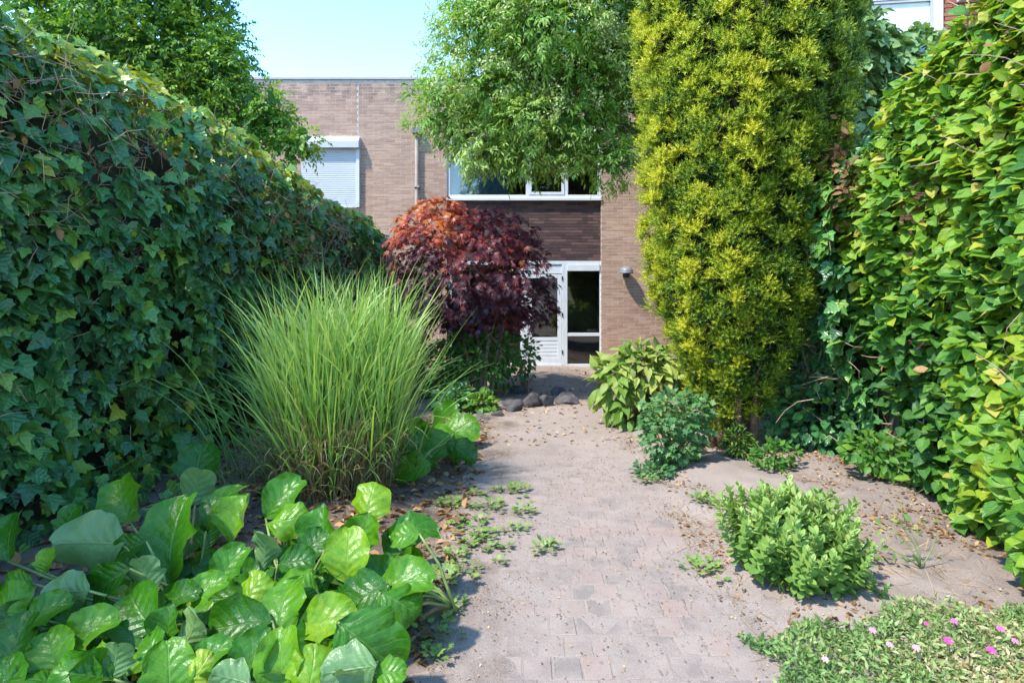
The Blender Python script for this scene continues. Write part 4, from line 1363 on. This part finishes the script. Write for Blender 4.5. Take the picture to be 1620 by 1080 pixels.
for (zx, zy, ln, ang, lean, tn, kd) in L:
    px, py = zx / 2.25, 680 + zy / 2.25
    zl = .20 + .27 * (1080 - py) / 345
    d = (EYE - zl) * F / (py - CY)
    ctr = P(px, py, d)
    sz = ln / 2.25 * d / F * random.uniform(.90, 1.02)
    a = math.radians(ang + random.uniform(-6, 6))
    back = .25 if lean >= 0 else -.1
    axis = np.array([math.cos(a), .15 - .30 * lean + (back if math.sin(a) > .5 else -.1), math.sin(a) * .95])
    up = .55 + .9 * abs(lean)
    normal = np.array([random.uniform(-.35, .35), -1.0, up])
    if lean < 0: normal = -normal * np.array([1, 1, .3])
    ax = nrm(axis)
    pos = np.array(ctr) - ax * sz * .5
    pos[2] = max(pos[2], .06)
    rt = min(roots, key=lambda q: (q[0] - pos[0]) ** 2 + (q[1] - pos[1] - .15) ** 2)
    berg_leaf(bg1, pos, axis, normal, sz, kd, tn * .86, (rt[0] + random.uniform(-.06, .06), rt[1] + random.uniform(-.06, .06), .03))
roots += [(-1.75, 3.2), (-1.3, 3.35), (-.75, 3.3), (-2.0, 2.85)]
for k in range(260):                  # the lower, shaded leaves
    rt = random.choice(roots)
    an = random.uniform(0, 6.28); r = random.uniform(.1, .42)
    x, y = rt[0] + math.cos(an) * r, rt[1] + math.sin(an) * r
    if x + .22 * max(0, math.cos(an)) > -.50 or y < 2.0 or y > 3.62: continue
    zb = random.uniform(.05, .17)
    axis = np.array([math.cos(an), math.sin(an), random.uniform(-.1, .6)])
    berg_leaf(bg1, (x, y, zb + .02), axis, np.array([math.cos(an) * -.3 + random.uniform(-.3, .3), -.4 + random.uniform(-.3, .3), 1]), random.uniform(.15, .26), random.randrange(5), random.uniform(.1, .62), (rt[0], rt[1], .03))
o_ = Vector(bg1.location)
for rt in roots[:9]:
    for k in range(2):
        an = random.uniform(0, 6.28)
        p0 = Vector((rt[0], rt[1], .03)) - o_
        an = random.uniform(1.8, 4.2)
        MB().tube([p0 + Vector((math.cos(an) * .2 * s, math.sin(an) * .2 * s, .03 * math.sin(s * 3))) for s in np.linspace(0, 1, 6)], .013, 6).build('rhizome', M_rstalk, bg1, True)

bg2 = empty('bergenia', (-.92, 5.4, 0), 'small bergenia with drooping leaves at the foot of the ornamental grass by the path', 'plant')
for (px, py, ln, ang, tn, kd) in ((680, 712, 95, 200, .4, 0), (655, 740, 60, 190, .5, 1), (720, 680, 70, 20, .45, 1), (728, 712, 55, -30, .15, 0), (700, 660, 60, 60, .3, 0), (690, 690, 90, 170, .55, 4), (665, 690, 60, 120, .45, 0), (705, 700, 60, -20, .3, 3)):
    d = (EYE - .12) * F / (py - CY)
    ctr = P(px, py, d); sz = ln * d / F
    a = math.radians(ang)
    axis = np.array([math.cos(a), -.35, math.sin(a) * .8])
    pos = np.array(ctr) - nrm(axis) * sz * .5
    berg_leaf(bg2, pos, axis, np.array([.1, -.7, 1]), sz, kd, tn, (-.95 + random.uniform(-.1, .1), 5.45 + random.uniform(-.2, .2), 0))

# ------------------------------------------------------------------ yellow-green plant by the house
ho = empty('yellow_leaved_shrub', (1.28, 7.5, -.12), 'low shrub with pointed yellow green leaves left of the yew foot', 'shrub')
blobs = [blob(1005, 590, 7.5, 50, 42), blob(975, 610, 7.4, 34, 38), blob(1045, 610, 7.4, 40, 50), blob(1000, 645, 7.3, 38, 32), blob(1030, 572, 7.6, 32, 26)]
p, d_, rad = sample_blobs(blobs, 800, .4)
p[:, 2] = np.maximum(p[:, 2], -.05)
k = len(p)
A = d_ * .8 + np.array([0, -.25, -.35]) + rv(k, .3); N = d_ * .6 + np.array([0, -.5, .8]) + rv(k, .25)
HOST = leaf_simple([.02, .17, .24, .235, .17, .08, 0], .25, .35, .01)
S = rng.uniform(.12, .215, k)
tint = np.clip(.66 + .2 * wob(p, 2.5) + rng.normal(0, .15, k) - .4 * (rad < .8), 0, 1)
leaves_split(ho, HOST, C_host, frames(A, N, S), p, tint, S, np.ones(k, bool), 260)
b = MB(); o_ = Vector(ho.location)
for i in range(26):
    q = Vector(p[rng.integers(k)]) - o_
    limb(b, (q.x * .25, q.y * .25, 0), q, .010, .005, .08, 5, 5)
b.build('stems', M_rstalk, ho, True)

# ------------------------------------------------------------------ blue-green bush
bb = empty('blue_green_bush', (1.36, 5.75, 0), 'small rounded blue green bush at the right edge of the path before the yew', 'bush')
LOB = leaf_fan([(0, 0), (.2, .12), (.42, .30), (.24, .42), (.40, .70), (.14, .66), (0, 1.0), (-.14, .66), (-.40, .70), (-.24, .42), (-.42, .30), (-.2, .12)], (0, .4), .1, .3)
blobs = [blob(1065, 660, 5.7, 46, 40), blob(1050, 690, 5.65, 36, 36), blob(1095, 665, 5.75, 36, 38), blob(1075, 705, 5.65, 36, 24), blob(1040, 670, 5.7, 24, 26)]
p, d_, rad = sample_blobs(blobs, 1500, .5)
p[:, 2] = np.maximum(p[:, 2], .02)
k = len(p)
S = rng.uniform(.045, .085, k)
tint = np.clip(.5 + .2 * wob(p, 3) + rng.normal(0, .15, k), 0, 1)
scatter('foliage', LOB, frames(d_ + np.array([0, -.2, -.3]) + rv(k, .4), d_ * .5 + np.array([0, -.3, .9]) + rv(k, .3), S), p, tint, C_blue, bb)
b = MB(); o_ = Vector(bb.location)
for i in range(24):
    q = Vector(p[rng.integers(k)]) - o_
    limb(b, (.02 * rng.normal(), .02 * rng.normal(), -.02), q, .007, .003, .1, 5, 5)
b.build('stems', M_rstalk, bb, True)

# low dark plants under the yew and hedge, each a thing of its own
def low_bush(name, label, px, py, d, r, rzpx, tpl, mat, n, smin, smax, t0, cat='plant', group=None):
    q = blob(px, py, d, r, rzpx)
    o = empty(name, (q[0], q[1], gz1(q[0], q[1])), label, cat, group)
    p, dd, rad = sample_blobs([q], n, .6)
    p[:, 2] = np.maximum(p[:, 2], gz1(q[0], q[1]) + .01)
    k = len(p)
    S = rng.uniform(smin, smax, k)
    scatter('foliage', tpl, frames(dd + np.array([0, -.2, -.2]) + rv(k, .5), dd * .5 + np.array([0, -.4, .9]) + rv(k, .35), S), p, np.clip(t0 + rng.normal(0, .15, k), 0, 1), mat, o)
    b = MB()
    for i in range(10):
        e = Vector(p[rng.integers(k)]) - Vector(o.location)
        limb(b, (e.x * .2, e.y * .2, -.02), e, .006, .003, .1, 5, 4)
    b.build('stems', M_rstalk, o, True)
    return o


low_bush('leafy_shrub', 'dark green shrub growing around the trunks of the red maple', 770, 560, 9.4, 75, 46, SMALL, C_tree2, 1700, .06, .11, .25, 'shrub')
low_bush('leafy_shrub', 'dark green shrub between the grass and the red maple', 690, 580, 9.3, 50, 45, SMALL, C_tree2, 1100, .06, .11, .28, 'shrub')
low_bush('leafy_shrub', 'thin leafy sprig in front of the white door', 830, 575, 9.6, 17, 32, SMALL, C_tree2, 110, .05, .09, .3, 'shrub')
low_bush('low_plant', 'low green plant beside the dark stones below the maple', 762, 638, 8.3, 24, 16, BEECH, C_tree2, 220, .06, .11, .6)
low_bush('low_plant', 'dark low foliage left of the stones at the path end', 715, 632, 8.4, 34, 20, BEECH, C_ivy, 260, .07, .13, .3)
low_bush('low_plant', 'dark trailing ground plant in the shade under the blue green bush', 1035, 742, 5.45, 34, 9, SMALL, C_ivy, 260, .03, .06, .3)
low_bush('low_plant', 'dark leafy undergrowth below the ivy right of the yew trunk', 1290, 655, 6.3, 80, 55, BEECH, C_ivy, 800, .07, .13, .42)
low_bush('low_plant', 'green undergrowth at the foot of the hornbeam hedge', 1395, 715, 5.2, 55, 26, BEECH, C_tree2, 380, .05, .09, .5)
low_bush('low_plant', 'small green plant growing at the yew foot', 1225, 720, 5.6, 34, 20, SMALL, C_tree2, 260, .04, .08, .45)
low_bush('low_plant', 'dark yew seedling beside the yew trunk', 1165, 700, 5.9, 24, 22, LANCE, C_yew, 500, .04, .07, .25)

# ------------------------------------------------------------------ sedum: each stem a part
FLESH = leaf_simple([.05, .24, .30, .24, .06], .22, -.12)


def sedum_stem(h, seed):
    r_ = np.random.default_rng(seed)
    b = MB()
    tip = np.array([r_.normal(0, .06), r_.normal(0, .06), 1.0]) * h
    b.tube([tip * s for s in (0, .35, .7, 1)], [.006, .005, .0045, .003], 5, .55)
    n = 34
    for k in range(n):
        s = .14 + .78 * k / (n - 1)
        an = k * 1.57 + (k // 2) * .55 + r_.normal(0, .25)
        el = -.1 + 1.15 * s ** 2
        sz = h * .135 * (1.1 - .5 * s ** 3) * r_.uniform(.8, 1.2)
        M_ = frames(np.array([[math.cos(an), math.sin(an), el]]), np.array([[-.4 * math.cos(an), -.4 * math.sin(an), 1.0]]), np.array([sz]))[0]
        V = (M_ @ np.array(FLESH[0]).T).T + tip * s
        b.add(V, FLESH[1], float(np.clip(.15 + .6 * s + r_.normal(0, .13), 0, 1)), [tuple(u) for u in FLESH[2]])
    return b.mesh('stem', C_sed, True)


sed_me = [sedum_stem(.44, 20 + k) for k in range(6)]
sd_ = empty('sedum', (1.50, 3.56, .02), 'fresh green sedum clump with fleshy leaves at the right edge of the path', 'plant')
for k in range(165):
    an = random.uniform(0, 6.28); r = .37 * math.sqrt(random.random())
    x, y = r * math.cos(an) * .72, r * math.sin(an) * .95
    t = r / .40
    rot = (-math.sin(an) * -.0 + math.sin(an) * -.55 * t, math.cos(an) * .60 * t, random.uniform(0, 6.28))
    o = link('stem', random.choice(sed_me), sd_, (x, y, 0), rot)
    o.scale = (random.uniform(.8, 1.15) * (1.12 - .3 * t),) * 3
sd2 = empty('sedum', (P(1366, 945, 3.3).x, 3.22, .05), 'small single sedum rosette lying below the large clump', 'plant')
for k in range(4):
    o = link('stem', sed_me[k], sd2, (random.uniform(-.03, .03), random.uniform(-.03, .03), -.06), (random.uniform(-.5, .5), random.uniform(-.5, .5), k))
    o.scale = (.42,) * 3

# ------------------------------------------------------------------ weeds in the sand
def weed_mesh(seed, n=22, r=.09):
    r_ = np.random.default_rng(seed)
    b = MB()
    for k in range(n):
        an = r_.uniform(0, 6.28); rr = r * r_.uniform(.05, 1)
        el = r_.uniform(.1, .9)
        sz = r_.uniform(.025, .05)
        M_ = frames(np.array([[math.cos(an), math.sin(an), el]]), np.array([[-.4 * math.cos(an), -.4 * math.sin(an), 1.0]]) + r_.normal(0, .2, (1, 3)), np.array([sz]))[0]
        o = np.array([math.cos(an) * rr, math.sin(an) * rr, .008 + r_.uniform(0, .03)])
        V = (M_ @ np.array(LOB[0]).T).T + o
        b.add(V, LOB[1], float(r_.uniform(.35, .9)), [tuple(u) for u in LOB[2]])
    for k in range(5):
        an = r_.uniform(0, 6.28); e = np.array([math.cos(an), math.sin(an), .15]) * r * .9
        b.tube([(0, 0, 0), tuple(e * .5 + np.array([0, 0, .012])), tuple(e)], .0016, 3, .3)
    return b.mesh('weed', C_weed)


C_weed = leaf_mat('weed_leaf', [(0.0, (0.05, 0.11, 0.03)), (0.6, (0.14, 0.25, 0.05)), (1.0, (0.30, 0.34, 0.09))], .3, .5)
wm = [weed_mesh(40 + k, 14 + 5 * k, .06 + .012 * k) for k in range(5)]
W = [(715, 795), (752, 778), (785, 772), (822, 806), (778, 800), (760, 822), (776, 868), (790, 892), (800, 866), (755, 845), (740, 862), (735, 905), (722, 884), (705, 925), (718, 962), (686, 1045), (815, 838), (860, 870),
     (725, 830), (765, 850), (812, 772), (748, 800), (690, 1000), (1120, 800), (1110, 795), (1018, 755), (1110, 905)]
for k, (px, py) in enumerate(W):
    d = EYE * F / (py - CY); x = (px - CX) / F * d
    o = link('weed', random.choice(wm), None, (x, d, gz1(x, d)), (0, 0, random.uniform(0, 6.28)))
    s = random.uniform(.7, 1.35)
    o.scale = (s, s, s * random.uniform(.8, 1.3))
    if px < 900: tag(o, 'small green weed sprouting in the sand on the left side of the path', 'weed', 'weeds along the left side of the path')
    else: tag(o, 'small green weed sprouting at the right edge of the path', 'weed', 'weeds at the right edge of the path')

# tall dry stalk weeds in the right bed
ws = empty('stalk_weed', (P(1465, 905, 3.5).x, 3.55, .04), 'thin spindly weed with long stalks in the right bed before the hornbeam', 'weed')
b = MB()
for (x, y, z) in ((-.22, .1, .22), (-.12, .05, .30), (-.05, .1, .34), (.10, .0, .2), (-.3, .1, .10)):
    limb(b, (0, 0, 0), (x, y, z), .004, .002, .1, 6, 4)
b.build('stems', M_stalk, ws, True)
k = 26
p = np.stack([rng.uniform(-.24, .08, k), rng.uniform(-.04, .1, k), rng.uniform(.04, .30, k)], -1) + np.array(ws.location)
scatter('foliage', SMALL, frames(rv(k), rv(k) + np.array([0, -.3, 1]), rng.uniform(.03, .06, k)), p, rng.uniform(.3, .9, k), C_weed, ws)

# ------------------------------------------------------------------ stones at the end of the path
def stone_mesh(seed, sx, sy, sz):
    r_ = np.random.default_rng(seed)
    import bmesh
    bm = bmesh.new()
    bmesh.ops.create_icosphere(bm, subdivisions=3, radius=1)
    ks = r_.normal(size=(5, 3)); ph = r_.uniform(0, 6, 5)
    pl = nrm(r_.normal(size=(9, 3))); pd = r_.uniform(.34, .72, 9)
    for v in bm.verts:
        p = np.array(v.co)
        for n_, d_ in zip(pl, pd):                    # flat broken faces
            q = p @ n_
            if q > d_: p = p - n_ * (q - d_) * .97
        p = p * (1 + .05 * np.sin(ks @ p * 2.5 + ph).sum() / 2)
        v.co = (p[0] * sx, p[1] * sy, p[2] * sz)
    me = bpy.data.meshes.new('stone')
    bm.to_mesh(me); bm.free()
    me.materials.append(M_rock)
    return me


ST = [(762, 661, 26, 9, 'flat grey stone leftmost of the row at the path end'), (812, 646, 30, 12, 'long flat dark stone second from left in the row at the path end'), (846, 638, 24, 17, 'greyish upright stone in the middle of the row at the path end'),
      (868, 637, 20, 16, 'squat broken stone just right of the middle one'), (898, 632, 28, 12, 'broad dark stone rightmost of the row'), (824, 618, 20, 15, 'blue grey stone raised behind the row under the maple'),
      (882, 620, 16, 8, 'small dark stone lying behind the broad rightmost stone'), (704, 655, 22, 12, 'brownish stone left of the row half hidden by leaves'), (789, 655, 16, 7, 'small low stone between the two flat left stones')]
for k, (px, py, r, rz_, lab) in enumerate(ST):
    d = (EYE + .15) * F / (py + 8 - CY)
    p = P(px, py, d)
    o = link('stone', stone_mesh(60 + k, r * d / F * .95, r * d / F * .7, rz_ * d / F * 1.1), None, (p.x, d, gz1(p.x, d) + rz_ * d / F * .4), (random.uniform(-.15, .15), random.uniform(-.15, .15), random.uniform(-.4, .4)))
    tag(o, lab, 'stone', 'stones at the end of the path')

# ------------------------------------------------------------------ ground cover with pink flowers, bottom right
n = 21000
d = rng.uniform(2.45, 3.35, n); x = rng.uniform(.95, 2.9, n)
edge = 1.02 + .08 * wob(np.stack([x * 0, d, d * 0], -1), 5) + np.clip(d - 2.9, 0, 1) * .65
far = 3.02 + .10 * wob(np.stack([x, x * 0, x * 0], -1), 4) - .12 * np.clip(x - 1.9, 0, 1)
keep = (x > edge) & (d < far)
x, d = x[keep], d[keep]; n = len(x)
hh = .05 + .035 * wob(np.stack([x, d, d * 0], -1), 6)
T = np.stack([x, d, gz(x, d) + rng.uniform(.0, 1, n) * np.clip(hh, .015, .1)], -1)
A = rv(n) * np.array([1, 1, .5]) + np.array([0, 0, .5])
tint = np.clip(.53 + .25 * wob(T, 4) + rng.normal(0, .2, n), 0, 1)
scatter('ground_cover', leaf_four(.19), frames(A, rv(n) + np.array([0, 0, .8]), rng.uniform(.016, .042, n)), T, tint, C_mat)
gc = bpy.data.objects['ground_cover']
tag(gc, 'mat of low grey green ground cover in the lower right corner', 'ground cover', None, 'stuff')

FL = [(1465, 1000, .0, 'magenta flower leftmost of the vivid ones, farther back in the ground cover'), (1509, 1004, .35, 'lilac pink flower farther back, just right of the first magenta one'), (1499, 1028, .1, 'bright magenta flower in front of the lilac pair'),
      (1567, 1044, .05, 'largest bright magenta flower of the ground cover, nearest the corner'), (1582, 1019, .5, 'dull pink flower above the largest magenta one'), (1605, 1037, .55, 'pink flower at the right picture edge'),
      (1305, 1040, .95, 'faded pale pink flower alone on the left of the ground cover'), (1380, 1000, .9, 'faded pink flower in the rear middle of the ground cover'), (1407, 1025, .85, 'pale pink flower in the centre of the ground cover'), (1449, 1032, .8, 'pale lilac flower left of the bright magenta one')]
pet_me = [tpl_mesh('petal', leaf_simple([.05, .16, .24, .15], .15, .25, .03), t_, C_pink) for t_ in np.linspace(0, 1, 6)]
for (px, py, tn, lab) in FL:
    d = (EYE - .09) * F / (py - CY); x = (px - CX) / F * d
    f = empty('pink_flower', (x, d, gz1(x, d)), lab, 'flower', 'pink flowers in the ground cover')
    MB().tube([(0, 0, 0), (.004, 0, .05), (0, -.003, .088)], .0018, 4).build('stem', M_stalk, f)
    sz = random.uniform(.018, .020) if px in (1567, 1499) else random.uniform(.012, .016)
    for k in range(8):
        an = k * 2 * math.pi / 8 + random.random() * .3
        Mx = frames(np.array([[math.cos(an), math.sin(an) * .75, .35 + .45 * math.sin(an)]]), np.array([[-.4 * math.cos(an), -.9, .9]]), np.array([sz]))[0]
        o = bpy.data.objects.new('petal', pet_me[int(round(tn * 5))])
        COL.objects.link(o); o.parent = f
        o.matrix_basis = Matrix([[*Mx[0], 0], [*Mx[1], -.003], [*Mx[2], .09], [0, 0, 0, 1]])

# ------------------------------------------------------------------ fallen leaves, straw and crumbs
def litter(name, label, n, xr, yr, dens, smin, smax, tpl, mat, lo=0, hi=1, flat=.35):
    x = rng.uniform(*xr, n); y = rng.uniform(*yr, n)
    k = rng.uniform(0, 1, n) < dens(x, y)
    x, y = x[k], y[k]; n = len(x)
    T = np.stack([x, y, gz(x, y) + rng.uniform(.002, .014, n)], -1)
    A = np.stack([rng.normal(size=n), rng.normal(size=n), rng.normal(0, .2, n)], -1)
    o = scatter(name, tpl, frames(A, rv(n, flat) + np.array([0, 0, 1]), rng.uniform(smin, smax, n)), T, rng.uniform(lo, hi, n), mat)
    tag(o, label, 'litter', None, 'stuff')


CURL = leaf_simple([.02, .28, .30, .0], .55, .3)
nz = lambda x, y, f: wob(np.stack([x, y, x * 0], -1), f)
litter('fallen_leaves', 'dry brown leaves strewn over the right bed and below the hedges', 11000, (1.0, 3.2), (2.3, 7.2), lambda x, y: np.clip(.12 + .6 * nz(x, y, 2.6) + .35 * np.clip((x - 1.7) / 1, 0, 1), 0, 1) * np.clip((x - .98) / .2, 0, 1), .010, .042, CURL, C_dry, .05, .9)
litter('fallen_leaves', 'pale dry leaves scattered on the shaded end of the path and on the soil heap', 1500, (-1.2, 1.4), (6.4, 12.4), lambda x, y: .45 + .3 * nz(x, y, 1.6), .025, .065, CURL, C_dry, .1, 1)
litter('fallen_leaves', 'dry leaves and straw under the bergenia and the ornamental grass', 5200, (-2.9, -.4), (1.9, 7.6), lambda x, y: .7 + 0 * x, .03, .09, CURL, C_dry, 0, .8)
litter('crumbs', 'tiny bits of soil and plant litter on the sandy path', 16000, (-.75, 1.2), (2.3, 7.5), lambda x, y: np.clip(.3 + .25 * nz(x, y, 2.5) + 1.0 * np.clip((-.05 - x) / .4, 0, 1) + .6 * np.clip((x - .9) / .2, 0, 1), 0, 1), .004, .017, SMALL4, C_dry, 0, .9, .6)
STRAW = leaf_simple([.008, .012, .012, .004], .2, .1)
litter('straw', 'thin dry straw lying on the right bed and round the ground cover', 4200, (.95, 3.0), (2.4, 4.6), lambda x, y: np.clip(.35 + .4 * nz(x, y, 2.0), 0, 1) * np.clip((x - .95) / .15, 0, 1), .04, .15, STRAW, C_dry, .35, 1, .4)
